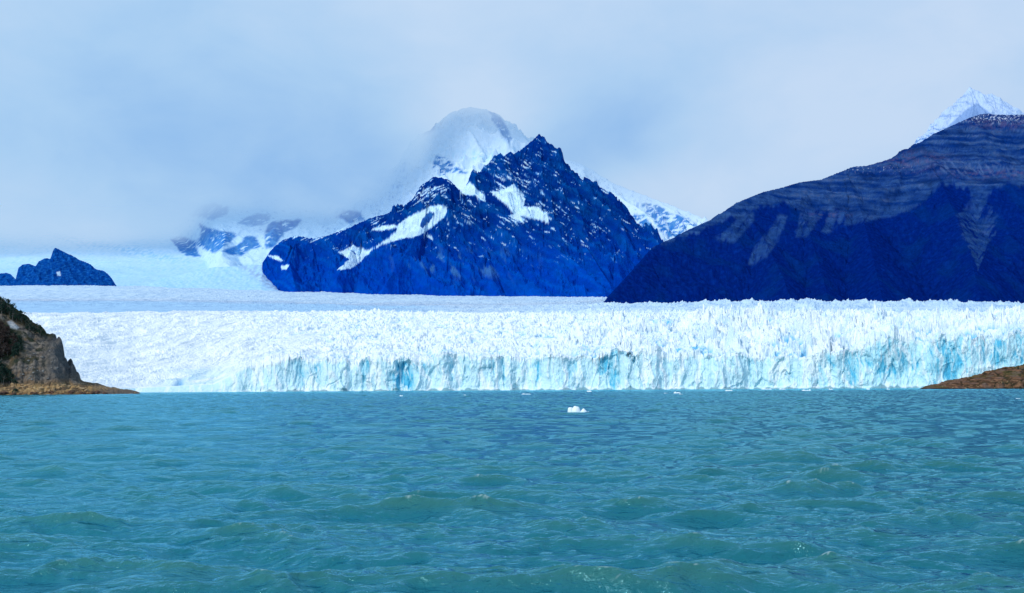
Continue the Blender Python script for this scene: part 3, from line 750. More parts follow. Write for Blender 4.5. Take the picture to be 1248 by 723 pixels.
def build_snow_range():
    X, Y, U = grid_xy(-260, 960, 7800, 13200, 1200, 660)
    P = RL([(506, 250, 10600), (518, 190, 10800), (530, 152, 10950), (548, 138, 11000), (570, 130, 11000), (590, 133, 11000), (602, 136, 10980), (612, 150, 10950), (624, 175, 10900), (645, 178, 10900),
            (680, 190, 10700), (710, 200, 10600), (745, 222, 10500), (800, 243, 10300), (850, 262, 10100), (890, 300, 10000)])
    P2 = RL([(506, 250, 10600), (480, 225, 11200), (420, 205, 11600), (330, 190, 11800), (240, 180, 12000), (100, 170, 12200), (-260, 170, 12300)])
    L = [RL([(330, 190, 11800), (335, 240, 11000), (345, 262, 10500), (330, 285, 9900)]),
         RL([(240, 190, 11900), (250, 235, 11000), (262, 265, 10500), (275, 285, 9900), (270, 310, 9300)]),
         RL([(420, 205, 11600), (425, 240, 10800), (430, 270, 10100), (395, 295, 9200)]),
         RL([(520, 190, 10800), (535, 205, 10400), (548, 222, 9900), (570, 240, 9500)]),
         RL([(612, 150, 10950), (606, 170, 10700), (598, 195, 10300)]),
         RL([(745, 232, 10300), (775, 252, 9900), (800, 270, 9600), (835, 300, 9300)]),
         RL([(800, 243, 10300), (830, 262, 9900), (860, 290, 9500)])]
    rd = [(P, 0.95, 1.0), (P2, 0.55, 0.8)] + [(l, 0.75, 0.75) for l in L]
    wxx = X + 80 * fbm(X / 600, Y / 600, 4, 401); wyy = Y + 80 * fbm(X / 600, Y / 600, 4, 405)
    H, R = ridge_field(X, Y, rd); H2, _ = ridge_field(wxx, wyy, rd)
    w = sm(10, 200, R); H = H * (1 - w) + H2 * w
    # broad valley glaciers between the spurs
    px0, _ = proj(X, Y, H)
    zval = Wz(U, np.interp(Y, [8300, 8900, 9600, 10400, 11500, 13200], [352, 340, 322, 300, 275, 250]), Y)
    zval += 30 * fbm(X / 500, Y / 400, 3, 411) + 3.0 * (ridged(X / 45, Y / 60, 4, 413) - 0.4)
    H = H - 700 * sm(270, 170, U)
    zval = np.where(U > 560, zval - 400, zval)
    H = H + (ridged(X / 300, Y / 300, 6, 415) - 0.4) * (40 + 110 * sm(300, 500, U)) * sm(0, 150, R) + 10 * (1 - 0.75 * sm(480, 520, U)) * fbm(X / 40, Y / 40, 4, 417)
    H += sm(480, 530, U) * (8 * fbm(X / 70, Y / 70, 4, 451) + 14 * (ridged(X / 110, Y / 110, 4, 453) - 0.45))
    H = np.maximum(H, zval)
    ln = np.interp(U, [-260, 150, 200, 260, 318, 331, 345, 352, 960], [362, 358, 338, 326, 323, 337, 352, 392, 420])
    ln = ln + np.maximum(356 - ln, 0) * np.clip((8260 - Y) / 440.0, 0, 1) ** 0.8
    zl = Wz(U, ln, Y)
    a_ = 1.0
    b_ = sm(8280, 8650, Y)
    zl = (zl - 260 * (1 - a_)) + 5 * fbm(X / 30, Y / 30, 4, 447)
    H = np.where(Y < 8300, zl, zl * (1 - b_) + H * b_)
    zval = np.where(Y < 8650, H, zval)
    ice = sm(25, -5, H - zval)
    px, py = proj(X, Y, H)
    c = np.broadcast_to(C(0.44, 0.68, 0.90), X.shape + (3,)).copy()
    c = mix(c, C(0.64, 0.79, 0.93), sm(380, 520, px) * 0.95)
    c = mix(c, C(0.62, 0.80, 0.94), 0.6 * (1 - sm(380, 520, px)) * (1 - ice))
    c = mix(c, C(0.68, 0.85, 0.97), 0.9 * ice * sm(9200, 10800, Y))
    cr = fbm(X / 30, Y / 60, 5, 421)
    c = mix(c, C(0.28, 0.60, 0.86), 0.42 * sm(0.0, 0.4, cr + 0.25 * fbm(X / 250, Y / 250, 3, 423)) * ice)
    wp = px + 3.0 * fbm(X / 60, H / 60, 5, 431); wq = py + 3.0 * fbm(X / 60, H / 60, 5, 435)
    rock = 0 * px
    polys = [[(208, 291), (222, 289), (238, 294), (240, 304), (245, 313), (228, 312), (218, 305)],
             [(238, 297), (246, 285), (243, 272), (255, 278), (270, 282), (288, 285), (282, 295), (272, 302), (262, 309), (252, 305)],
             [(270, 306), (290, 298), (300, 288), (312, 290), (318, 300), (304, 305), (294, 311), (280, 310)],
             [(324, 302), (323, 282), (330, 272), (345, 268), (366, 268), (362, 276), (345, 285), (336, 298), (328, 302)],
             [(290, 272), (310, 260), (330, 262), (326, 272), (308, 276)],
             [(232, 262), (245, 250), (262, 248), (280, 252), (275, 262), (258, 268)],
             [(409, 264), (420, 256), (440, 258), (443, 268), (428, 272), (418, 268)],
             [(596, 136), (606, 138), (616, 152), (624, 170), (619, 174), (610, 162), (602, 150)],
             [(526, 205), (532, 190), (548, 196), (560, 206), (572, 212), (560, 212), (548, 210), (538, 216)],
             [(515, 165), (520, 148), (532, 148), (528, 160)],
             [(778, 248), (800, 250), (822, 262), (842, 268), (850, 276), (836, 280), (826, 290), (816, 292), (806, 284), (796, 268)],
             [(770, 262), (785, 262), (800, 282), (806, 296), (798, 298), (784, 282)]]
    for i, pl in enumerate(polys):
        amt = {5: .55, 9: .45, 4: .55, 7: .6}.get(i, 1.0)
        thr = -0.18 if i in (8, 10, 11) else -0.40
        rock = np.maximum(rock, amt * sm(-2.0, 1.5, poly_dist(wp, wq, pl)) * sm(thr, thr + 0.25, fbm((H - 0.3 * X) / 26, X / 60, 5, 441)))
    st, zx, zy = slope_grad(X, Y, H)
    sprinkle = sm(0.30, 0.45, fbm((H + 0.5 * X) / 16, X / 50, 5, 443) + 0.12 * (st - 0.8)) * (1 - ice) * 0.45 * (1 - 1.0 * sm(480, 520, px) * sm(680, 650, px))
    rock = np.maximum(rock, sprinkle)
    deep = sm(210, 250, px)
    rc = mix(np.broadcast_to(C(0.03, 0.19, 0.55), X.shape + (3,)), C(0.09, 0.28, 0.58), sm(-0.3, 0.4, cr))  # outcrops lightened and blued: haze put into their colour
    c = mix(c, rc, np.clip(rock, 0, 1))
    shd = sm(0.05, 0.35, fbm((H + 0.8 * X) / 60, X / 90, 5, 455)) * sm(500, 530, px) * sm(660, 630, px) * sm(120, 140, py)  # bluish shadow tint painted on the summit snow
    c = mix(c, C(0.45, 0.68, 0.88), 0.25 * shd)
    tq = np.exp(-((px - 590) / 45) ** 2 - ((py - 190 ) / 6) ** 2) + 0.8 * np.exp(-((px - 790 ) / 30) ** 2 - ((py - 272) / 16) ** 2)
    c = mix(c, C(0.30, 0.66, 0.88), 0.6 * np.clip(tq, 0, 1) * (1 - np.clip(rock, 0, 1)) * sm(-0.1, 0.3, cr))
    bb = np.exp(-((py - (286 + 0.18 * (px - 50) + 4 * fbm(px / 40, py / 30, 3, 445))) / 5) ** 2) * sm(30, 80, px) * sm(260, 200, px)
    c = mix(c, C(0.24, 0.56, 0.84), 0.55 * bb * sm(-0.15, 0.3, cr + 0.1))
    ss_ = px - 1.5 * (py - 318)
    sk = sm(8800, 8400, Y) * sm(-0.2, 0.35, 0.7 * fbm(ss_ / 7, py / 30, 5, 449, gain=0.65) + 0.6 * fbm(X / 16, Y / 22, 4, 450))
    c = mix(c, C(0.28, 0.53, 0.80), 0.6 * sk)
    c = mix(c, C(0.30, 0.42, 0.60), 0.55 * np.exp(-((px - np.interp(py, [322, 338, 352], [308, 320, 336])) / 8) ** 2) * sm(8400, 8300, Y) * sm(-0.3, 0.2, cr))
    # medial debris streak curving down beside the dark mountain
    deb = np.exp(-((px - (285 + (py - 318) * 1.6)) / 9) ** 2) * sm(316, 326, py) * sm(0.0, 0.3, cr + 0.15)
    c = mix(c, C(0.28, 0.38, 0.55), 0.55 * deb)
    m = surf_mat('snowfield', noise_scale=0.02, noise_amt=0.05, bump_scale=0.02, bump_dist=10, bump_str=0.35)
    grid_mesh('mountain', X, Y, H, m, col=c, label='snow covered range with icefalls and rock outcrops fading up into cloud')
build_snow_range()

def build_far_peak():
    X, Y, U = grid_xy(1080, 1330, 7800, 10200, 520, 420)
    A = RL([(1090, 200, 8800), (1110, 182, 8850), (1122, 170, 8900), (1138, 156, 8950), (1150, 147, 8980), (1162, 136, 9000), (1172, 124, 9020), (1179, 114, 9040), (1182, 106, 9050), (1187, 111, 9050), (1192, 110, 9050),
            (1200, 116, 9060), (1208, 114, 9080), (1218, 120, 9100), (1232, 128, 9120), (1240, 137, 9150), (1262, 158, 9200), (1320, 200, 9300)])
    sp = [RL([(1182, 106, 9050), (1186, 130, 8850), (1180, 160, 8500), (1175, 200, 8100)]), RL([(1208, 114, 9080), (1216, 140, 8800), (1225, 180, 8400)]),
          RL([(1150, 148, 8980), (1152, 170, 8700), (1148, 200, 8400)])]
    rd = [(A, 1.0, 1.2)] + [(s, 1.2, 1.2) for s in sp]
    H, R = ridge_field(X, Y, rd)
    H += (ridged(X / 120, Y / 140, 5, 501) - 0.4) * 55 * sm(0, 80, R) + 7 * fbm(X / 25, Y / 25, 4, 505)
    px, py = proj(X, Y, H)
    n = fbm((H + 0.7 * X) / 30, X / 120, 5, 511) + 0.4 * fbm(X / 15, H / 15, 3, 513)
    rk = sm(-0.02, 0.28, n) * (0.45 + 0.55 * sm(130, 170, py))
    sp_ = sm(-1.5, 1.0, poly_dist(px + 2 * n, py, [(1148, 160), (1165, 145), (1180, 132), (1190, 126), (1198, 132), (1210, 140), (1160, 165)]))
    rk = np.maximum(rk, 0.7 * sp_)
    rk = np.maximum(rk, sm(172, 180, py + 0.12 * (px - 1120)) * 0.9)
    c = mix(np.broadcast_to(C(0.50, 0.63, 0.84), X.shape + (3,)), C(0.06, 0.20, 0.50), np.clip(rk, 0, 1) * 0.85)
    m = surf_mat('distant_snow_peak', noise_scale=0.02, noise_amt=0.06, bump_scale=0.02, bump_dist=20, bump_str=0.6)
    grid_mesh('mountain', X, Y, H, m, col=c, label='distant snowy peak showing above the banded mountain')
build_far_peak()

def build_nunatak():
    X, Y, U = grid_xy(-140, 150, 7900, 9300, 620, 320)
    A = RL([(-140, 330, 8450), (-60, 322, 8450), (-20, 338, 8430), (-4, 334, 8430), (4, 333, 8420), (10, 335, 8420), (16, 341, 8400), (19, 327, 8400), (24, 323, 8400), (32, 322, 8400), (40, 325, 8400), (44, 319, 8420), (52, 315, 8430),
            (58, 316, 8440), (60, 309, 8450), (63, 301, 8450), (72, 305, 8450), (84, 311, 8430), (95, 317, 8420), (108, 322, 8400), (114, 328, 8390), (126, 331, 8380), (131, 336, 8370), (139, 341, 8360), (141, 350, 8360)])
    H, R = ridge_field(X, Y, [(A, 0.6, 1.2)]); H = H + 6
    H += (ridged(X / 70, Y / 90, 5, 601) - 0.4) * 28 * sm(0, 50, R) + 3 * fbm(X / 12, Y / 12, 3, 603)
    SILN = [(-140, 330), (-60, 322), (-20, 338), (-4, 334), (4, 333), (10, 335), (16, 341), (19, 327), (24, 323), (32, 322), (40, 325), (44, 319), (52, 315), (58, 316), (61, 306), (64, 301), (72, 305), (84, 311), (95, 317), (108, 321), (114, 328), (126, 331), (131, 336), (136, 343), (140, 349), (150, 380)]
    H = np.minimum(H, Wz(U, np.interp(U, [q_[0] for q_ in SILN], [q_[1] for q_ in SILN]) + 1.2 * fbm(U / 4, Y / 50, 4, 607), Y))
    px, py = proj(X, Y, H)
    n = fbm(X / 18, H / 12, 5, 605)
    c = mix(np.broadcast_to(C(0.001, 0.050, 0.27), X.shape + (3,)), C(0.010, 0.12, 0.40), sm(-0.2, 0.5, n))  # blue of this rock is air haze painted into its tint
    sn = np.maximum(sm(-1, 1, poly_dist(px, py, [(69, 332), (73, 331), (74, 336), (70, 336)])), 0.0 * n)
    c = mix(c, C(0.6, 0.78, 0.92), sn)
    m = surf_mat('nunatak_rock', noise_scale=0.03, noise_amt=0.3, bump_scale=0.03, bump_dist=15, bump_str=0.7)
    grid_mesh('hill', X, Y, H, m, col=c, label='low dark haze-blue rock hill standing out of the ice field')
build_nunatak()

# ------------------------------------------------------------------ cloud bank round the high snows
def build_cloud():
    y0, y1 = 9650.0, 13800.0
    bm = bmesh.new()
    xs = [(-0.75, y0), (0.62, y0), (0.62, y1), (-0.75, y1)]
    lo = [bm.verts.new((k * y, y, 700)) for k, y in xs]
    hi = [bm.verts.new((k * y, y, 5200)) for k, y in xs]
    bm.faces.new(lo[::-1]); bm.faces.new(hi)
    for i in range(4):
        j = (i + 1) % 4
        bm.faces.new((lo[i], lo[j], hi[j], hi[i]))
    me = bpy.data.meshes.new('clouds'); bm.to_mesh(me); bm.free()
    o = bpy.data.objects.new('clouds', me); COL.objects.link(o)
    m, t = material('cloud_mist')
    out = t.n('ShaderNodeOutputMaterial')
    tc = t.n('ShaderNodeTexCoord')
    sp = t.n('ShaderNodeSeparateXYZ'); t.l(tc.outputs['Object'], sp.inputs[0])
    # bearing-independent base height of the cloud as a function of x (metres)
    fc = t.n('ShaderNodeFloatCurve')
    mr = t.n('ShaderNodeMapRange'); mr.inputs['From Min'].default_value = -5000; mr.inputs['From Max'].default_value = 3000
    t.l(sp.outputs['X'], mr.inputs['Value']); t.l(mr.outputs[0], fc.inputs['Value'])
    def X_(px): return float(W(px, 200, 10300)[0])
    pts = [(-400, 256), (100, 254), (180, 252), (250, 226), (340, 222), (400, 226), (450, 224), (495, 220), (522, 135), (548, 84), (610, 78), (650, 105), (700, 168), (760, 200), (830, 236), (900, 250)]
    cv = fc.mapping.curves[0]
    data = [((X_(px) + 5000) / 8000, (float(Wz(px, py, 10300)) - 700) / 4500) for px, py in pts]
    cv.points[0].location = (0, data[0][1]); cv.points[-1].location = (1, data[-1][1])
    for a, b in data:
        cv.points.new(min(max(a, 0.001), 0.999), b)
    fc.mapping.update()
    zb = t.n('ShaderNodeMath', operation='MULTIPLY_ADD'); t.l(fc.outputs[0], zb.inputs[0]); zb.inputs[1].default_value = 4500; zb.inputs[2].default_value = 700
    mp = t.n('ShaderNodeMapping'); mp.inputs['Scale'].default_value = (1, 0.7, 1.5); t.l(tc.outputs['Object'], mp.inputs['Vector'])
    no = t.n('ShaderNodeTexNoise'); no.inputs['Scale'].default_value = 1 / 900; no.inputs['Detail'].default_value = 3.5; no.inputs['Roughness'].default_value = 0.55
    t.l(mp.outputs[0], no.inputs['Vector'])
    nn = t.n('ShaderNodeMath', operation='MULTIPLY_ADD'); t.l(no.outputs['Fac'], nn.inputs[0]); nn.inputs[1].default_value = 760; nn.inputs[2].default_value = -380
    dz = t.n('ShaderNodeMath', operation='SUBTRACT'); t.l(sp.outputs['Z'], dz.inputs[0]); t.l(zb.outputs[0], dz.inputs[1])
    dd = t.n('ShaderNodeMath', operation='ADD'); t.l(dz.outputs[0], dd.inputs[0]); t.l(nn.outputs[0], dd.inputs[1])
    den = t.n('ShaderNodeMapRange', interpolation_type='SMOOTHERSTEP'); den.inputs['From Min'].default_value = -650; den.inputs['From Max'].default_value = 520
    den.inputs['To Min'].default_value = 0.00005; den.inputs['To Max'].default_value = 0.0055
    t.l(dd.outputs[0], den.inputs['Value'])
    def ramp(o, a, b, lo, hi):
        r_ = t.n('ShaderNodeMapRange', interpolation_type='SMOOTHSTEP'); t.l(o, r_.inputs['Value'])
        for k_, v_ in (('From Min', a), ('From Max', b), ('To Min', lo), ('To Max', hi)): r_.inputs[k_].default_value = v_
        return r_.outputs[0]
    gap = t.n('ShaderNodeMath', operation='MAXIMUM')      # mist thinned here so sunlight reaches the snow peak
    t.l(ramp(sp.outputs['X'], -1250, -820, 1, 0), gap.inputs[0]); t.l(ramp(sp.outputs['Y'], 9950, 10950, 0.13, 1), gap.inputs[1])
    dm = t.n('ShaderNodeMath', operation='MULTIPLY'); t.l(den.outputs[0], dm.inputs[0]); t.l(gap.outputs[0], dm.inputs[1])
    den = dm
    ab = t.n('ShaderNodeVolumeAbsorption'); ab.inputs['Color'].default_value = (0, 0, 0, 1); t.l(den.outputs[0], ab.inputs['Density'])
    em = t.n('ShaderNodeEmission'); 
    nv = t.n('ShaderNodeVectorMath', operation='NORMALIZE'); t.l(tc.outputs['Object'], nv.inputs[0])
    gt_ = t.n('ShaderNodeGroup', node_tree=bpy.data.node_groups['cloud_tone']); t.l(nv.outputs[0], gt_.inputs[0]); t.l(gt_.outputs[0], em.inputs['Color'])
    t.l(den.outputs[0], em.inputs['Strength'])  # emission stands in for skylight scattered by the mist
    ad = t.n('ShaderNodeAddShader'); t.l(ab.outputs[0], ad.inputs[0]); t.l(em.outputs[0], ad.inputs[1])
    t.l(ad.outputs[0], out.inputs['Volume'])
    m.cycles.volume_step_rate = 1.0
    me.materials.append(m)
    o['kind'] = 'stuff'; o['label'] = 'pale blue cloud and mist hiding the upper snow range'
build_cloud()

# ------------------------------------------------------------------ shores
def build_left_shore():
    u = np.linspace(-330, 176, 820); d = np.linspace(955, 1330, 560)
    U, D = np.meshgrid(u, d)
    x = W(u, np.full(len(u), 470.0), 1.0)[0]; X = x[None, :] * D; Y = D
    uw = U - 0.10 * np.clip(1150 - D, -40, 85) * sm(30, 60, U) + 24 * sm(1062, 1048, D) * sm(40, 56, U) * (1 - sm(84, 92, U)) + 17.0 * fbm(U / 16.0, D / 22.0, 2, 702) * sm(20, 50, U) * (1 - sm(100, 130, U))
    crest = np.interp(uw, [-330, -200, -100, 0, 20, 45, 58, 66, 71, 75, 80, 85, 95, 120, 135, 150, 160, 168, 176],
                      [270, 300, 325, 365, 379, 398, 406, 414, 424, 434, 443, 451, 462, 467, 471, 475.5, 478.5, 482, 485])
    zc = Wz(U, crest, 1150)
    low = sm(66, 84, U)
    dfront = np.interp(u, [-330, 0, 60, 176], [950, 968, 985, 1035])[None, :] + 10 * fbm(U / 16.0, D * 0, 4, 701)
    tap = np.clip(1.0 - (U - 60) / 112.0, 0.0, 1) ** 0.45
    beach = (3.2 * sm(0, 16, D - dfront) + 3.0 * sm(10, 60, D - dfront)) * tap - 3.0 * (1 - sm(-14, 2, D - dfront)) - 1.5 * (1 - tap) ** 6
    tt = np.clip((D - dfront - 45) / (1150 - dfront - 45), 0, 1)
    up = (zc - 6) * (tt ** 0.85)
    Z = beach + np.maximum(up, 0)
    back = sm(1150, 1320, D)
    Z = Z * (1 - back) - 3 * back
    # scree bulge low on the right flank that leans over the ice edge
    g = np.exp(-((U - 66) / 13) ** 2 - ((D - 1070) / 40) ** 2) * 12 + np.exp(-((U - 30) / 22) ** 2 - ((D - 1060) / 45) ** 2) * 5
    Z += g * (1 - sm(78, 84, U))
    n1 = ridged((X + 0.8 * Y) / 30, (Y - 0.3 * X) / 16, 5, 711); n2 = fbm(X / 7, Y / 7, 5, 715)
    onl = sm(-1, 3, Z)
    Z += onl * ((n1 - 0.4) * (2.0 + 0.4 * (1 - low)) + n2 * (1.0 + 1.3 * (1 - low)))
    lw_ = worley((X + 3 * fbm(X / 9, Y / 9, 3, 731)) / 9, Y / 9, 733); lw2 = worley(X / 3.6, Y / 3.6, 735)
    Z += onl * (3.2 * (lw_[2] - 0.4) * sm(0, .3, lw_[1] - lw_[0]) * sm(40, 62, U) * (1 - low * 0.7) + 0.9 * (lw2[2] - 0.4))
    px, py = proj(X, Y, Z)
    f = fbm(X / 5, Z / 3, 5, 721); f2 = fbm(X / 22, Z / 12, 4, 725); f3 = fbm(X / 1.8, Y / 3.0, 4, 729)
    scree = mix(np.broadcast_to(C(0.080, 0.072, 0.066), X.shape + (3,)), C(0.24, 0.20, 0.16), sm(-0.4, 0.5, f + 0.5 * f3))
    scree = mix(scree, C(0.17, 0.105, 0.055), 0.8 * sm(-0.05, 0.4, f2 + 0.3 * f))
    scree = mix(scree, C(0.075, 0.082, 0.088), 0.7 * sm(44, 66, px + 10 * f2) * sm(470, 450, py))
    ochre = mix(np.broadcast_to(C(0.32, 0.20, 0.09), X.shape + (3,)), C(0.62, 0.41, 0.20), sm(-0.1, 0.45, f3 + 0.5 * f))
    ochre = mix(ochre, C(0.075, 0.055, 0.042), 0.85 * sm(0.0, 0.32, f2 + 0.7 * f))
    edge = sm(4.2, 1.4, Z)
    ochre = mix(ochre, C(0.11, 0.052, 0.030), 0.75 * edge * sm(-0.3, 0.2, f3))
    c = mix(scree, ochre, sm(11.0, 6.5, Z - 2.5 * f2))
    # dark damp rubble at the tip by the ice
    c = mix(c, C(0.10, 0.10, 0.10), 0.75 * sm(105, 140, px + 6 * f) * sm(-0.35, 0.15, f + 0.2))
    # undergrowth beneath the trees
    veg = np.maximum(sm(-5, 2, poly_dist(px, py, [(-400, 200), (0, 358), (22, 372), (46, 392), (64, 410), (50, 408), (28, 394), (8, 384), (0, 380), (-400, 330)])),
                     sm(-5, 2, poly_dist(px, py, [(-400, 380), (0, 392), (14, 398), (25, 412), (28, 426), (18, 434), (0, 440), (-400, 450)])))
    veg = np.maximum(veg, sm(-4, 2, poly_dist(px, py, [(-400, 440), (0, 442), (12, 448), (16, 462), (0, 467), (-400, 470)])))
    veg = np.maximum(veg, 0.85 * sm(0.0, 0.22, fbm(X / 14, Y / 14, 4, 741)) * sm(68, 40, px) * sm(462, 445, py))
    c = mix(c, mix(np.broadcast_to(C(0.022, 0.034, 0.020), X.shape + (3,)), C(0.07, 0.055, 0.030), sm(-0.2, 0.4, f)), np.clip(veg, 0, 1) * sm(-0.6, 0.1, f3 + 0.3))
    pale = sm(-1, 2, poly_dist(px + 2 * f, py, [(8, 392), (14, 390), (24, 399), (20, 402), (12, 400)]))
    c = mix(c, C(0.42, 0.44, 0.46), 0.8 * pale)
    m = surf_mat('moraine_and_rock', noise_scale=0.5, noise_amt=0.35, bump_scale=0.6, bump_dist=1.5, bump_str=0.9)
    o = grid_mesh('shore', X, Y, Z, m, col=c, label='steep grey and ochre moraine hillside with a low rocky beach', smooth=False)
    return X, Y, Z, px, py
LS = build_left_shore()

def build_right_shore():
    u = np.linspace(1105, 1520, 900); d = np.linspace(1120, 1290, 260)
    U, D = np.meshgrid(u, d)
    x = W(u, np.full(len(u), 470.0), 1.0)[0]; X = x[None, :] * D; Y = D
    crest = np.interp(u, [1105, 1118, 1128, 1140, 1152, 1165, 1180, 1196, 1200, 1215, 1230, 1248, 1300, 1400, 1520], [477, 475, 471.0, 469.0, 466, 462.5, 460, 457, 454.5, 450.5, 448, 444.5, 438, 430, 428])
    zc = Wz(u, crest, 1215)[None, :]
    df = 1140 + 7 * fbm(U / 14.0, D * 0, 4, 751) + np.interp(u, [1105, 1130, 1520], [40, 0, 0])[None, :]
    tt = np.clip((D - df) / (1215 - df), 0, 1)
    Z = np.where(D > df, zc * (0.16 * sm(0, 0.10, tt) + 0.84 * tt ** 0.8), -2 * sm(0, 18, df - D))
    back = sm(1215, 1285, D); Z = Z * (1 - back) - 3 * back
    lum = worley((X + 4 * fbm(X / 15, Y / 15, 3, 753)) / 14, Y / 16, 755)
    on = sm(0.5, 3, Z) * sm(1112, 1150, U)
    Z += on * (2.4 * (0.55 - lum[0]) + 1.3 * (lum[2] - 0.5) + 1.1 * fbm(X / 5, Y / 5, 5, 757) + 1.3 * (ridged(X / 18, Y / 14, 4, 759) - 0.4))
    px, py = proj(X, Y, Z)
    f = fbm(X / 5, Z / 1.8, 5, 761); f2 = fbm(X / 18, Z / 5, 4, 763); f3 = fbm(X / 1.5, Y / 2.5, 4, 765)
    c = mix(np.broadcast_to(C(0.085, 0.045, 0.028), X.shape + (3,)), C(0.24, 0.125, 0.070), sm(-0.35, 0.45, f + 0.4 * f3))
    c = mix(c, C(0.17, 0.12, 0.11), 0.7 * sm(0.45, 0.2, lum[0]) * sm(-0.3, 0.3, f2))
    c = mix(c, C(0.020, 0.022, 0.014), 0.85 * sm(0.12, 0.02, lum[1] - lum[0] + 0.05 * f))
    c = mix(c, C(0.10, 0.085, 0.03), 0.6 * sm(0.05, 0.4, f2))
    veg = sm(0.10, 0.34, fbm(X / 9, Y / 9, 4, 767)) * sm(1185, 1240, px)
    c = mix(c, C(0.018, 0.030, 0.014), 0.85 * veg)
    c = mix(c, C(0.025, 0.016, 0.012), 0.8 * sm(1.3, 0.6, Z))
    m = surf_mat('brown_island_rock', noise_scale=0.5, noise_amt=0.35, bump_scale=0.6, bump_dist=1.4, bump_str=0.9)
    grid_mesh('shore', X, Y, Z, m, col=c, label='low brown rocky point sloping into the lake', smooth=False)
    return X, Y, Z, px, py
RS = build_right_shore()

def ground(S, px, py, tol=2.5):
    """front-most ground point of a shore seen under this bearing and height"""
    X, Y, Z, PX, PY = S
    m = (np.abs(PX - px) < tol) & (np.abs(PY - py) < tol) & (Z > 0.3)
    if not m.any(): return None
    i = np.argmin(np.where(m, Y, 1e9))
    i = np.unravel_index(i, X.shape)
    return float(X[i]), float(Y[i]), float(Z[i])

# ------------------------------------------------------------------ trees
def leaf_mat(name, c1, c2):
    m, t = material(name)
    out = t.n('ShaderNodeOutputMaterial'); b = t.n('ShaderNodeBsdfPrincipled'); b.inputs['Roughness'].default_value = 0.8
    b.inputs['Specular IOR Level'].default_value = 0.15
    tc = t.n('ShaderNodeTexCoord'); no = t.n('ShaderNodeTexNoise'); no.inputs['Scale'].default_value = 0.9; no.inputs['Detail'].default_value = 3
    t.l(tc.outputs['Object'], no.inputs['Vector'])
    mx = t.n('ShaderNodeMixRGB'); mx.inputs[1].default_value = (*c1, 1); mx.inputs[2].default_value = (*c2, 1)
    mr = t.n('ShaderNodeMapRange'); mr.inputs['From Min'].default_value = 0.35; mr.inputs['From Max'].default_value = 0.65
    t.l(no.outputs['Fac'], mr.inputs['Value']); t.l(mr.outputs[0], mx.inputs[0]); t.l(mx.outputs[0], b.inputs['Base Color'])
    t.l(b.outputs[0], out.inputs['Surface'])
    return m
LEAF_G = leaf_mat('beech_leaves', (0.006, 0.024, 0.020), (0.018, 0.048, 0.028))
LEAF_R = leaf_mat('russet_leaves', (0.020, 0.018, 0.018), (0.055, 0.030, 0.022))
BARK = leaf_mat('pale_bark', (0.10, 0.09, 0.08), (0.22, 0.21, 0.19))

def make_tree(leaf, seed, h=8.5, w=3.2, label='', group=None, n=420, bare=False):
    r = random.Random(seed)
    root = bpy.data.objects.new('beech_tree' if not bare else 'dead_tree', None); COL.objects.link(root)
    root['label'] = label; root['category'] = 'tree'
    if group: root['group'] = group
    bm = bmesh.new()
    def limb(p0, p1, r0, r1, seg=5):
        ax = (p1 - p0).normalized(); a = ax.orthogonal().normalized(); b2 = ax.cross(a)
        rings = []
        for p, rr in ((p0, r0), (p1, r1)):
            rings.append([bm.verts.new(p + (a * math.cos(k * 2 * math.pi / seg) + b2 * math.sin(k * 2 * math.pi / seg)) * rr) for k in range(seg)])
        for k in range(seg):
            bm.faces.new((rings[0][k], rings[0][(k + 1) % seg], rings[1][(k + 1) % seg], rings[1][k]))
        bm.faces.new(rings[1])
    lean = Vector((r.uniform(-.6, .6), r.uniform(-.6, .6), 0))
    p = Vector((0, 0, -0.8)); tops = []
    for k in range(5):
        q = Vector((lean.x * (k + 1) / 5, lean.y * (k + 1) / 5, h * 0.85 * (k + 1) / 5)) + Vector((r.uniform(-.15, .15), r.uniform(-.15, .15), 0))
        limb(p, q, 0.30 - 0.05 * k, 0.25 - 0.05 * k)
        if k >= 1:
            for _ in range(3):
                a = r.uniform(0, 6.28); l = w * r.uniform(.5, .85)
                e = q + Vector((math.cos(a) * l, math.sin(a) * l, l * r.uniform(.3, .8)))
                limb(q, e, 0.10, 0.03, 4); tops.append(e)
                if bare:
                    for _ in range(3):
                        limb(e, e + Vector((r.uniform(-1, 1), r.uniform(-1, 1), r.uniform(.2, 1.2))), 0.05, 0.02, 3)
        p = q
    me = bpy.data.meshes.new('trunk'); bm.to_mesh(me); bm.free(); me.materials.append(BARK)
    tr = bpy.data.objects.new('trunk', me); COL.objects.link(tr); tr.parent = root
    if bare: return root
    clumps = []
    for _ in range(15):
        a = r.uniform(0, 6.28); zz = r.uniform(0.22, 0.98); rr = w * math.sqrt(max(0.05, 1 - ((zz - 0.5) / 0.58) ** 2)) * r.uniform(0.25, 0.8)
        clumps.append((Vector((math.cos(a) * rr, math.sin(a) * rr, zz * h)) + lean * zz, r.uniform(.75, 1.45)))
    bm = bmesh.new()
    for i in range(n):
        c, s = clumps[i % len(clumps)]
        v = Vector((r.gauss(0, 1), r.gauss(0, 1), r.gauss(0, .8))); v = v.normalized() * s * r.uniform(.45, 1.1)
        o = c + v; z = r.uniform(.22, .45)
        nrm = (v.normalized() + Vector((r.uniform(-.6, .6), r.uniform(-.6, .6), r.uniform(0, .8)))).normalized()
        a = nrm.orthogonal().normalized(); b2 = nrm.cross(a)
        vs = [bm.verts.new(o + (a * math.cos(k * 1.5708 + .4) + b2 * math.sin(k * 1.5708 + .4)) * z * r.uniform(.7, 1.2)) for k in range(4)]
        bm.faces.new(vs)
    me = bpy.data.meshes.new('crown'); bm.to_mesh(me); bm.free(); me.materials.append(leaf)
    cr_ = bpy.data.objects.new('crown', me); COL.objects.link(cr_); cr_.parent = root
    return root

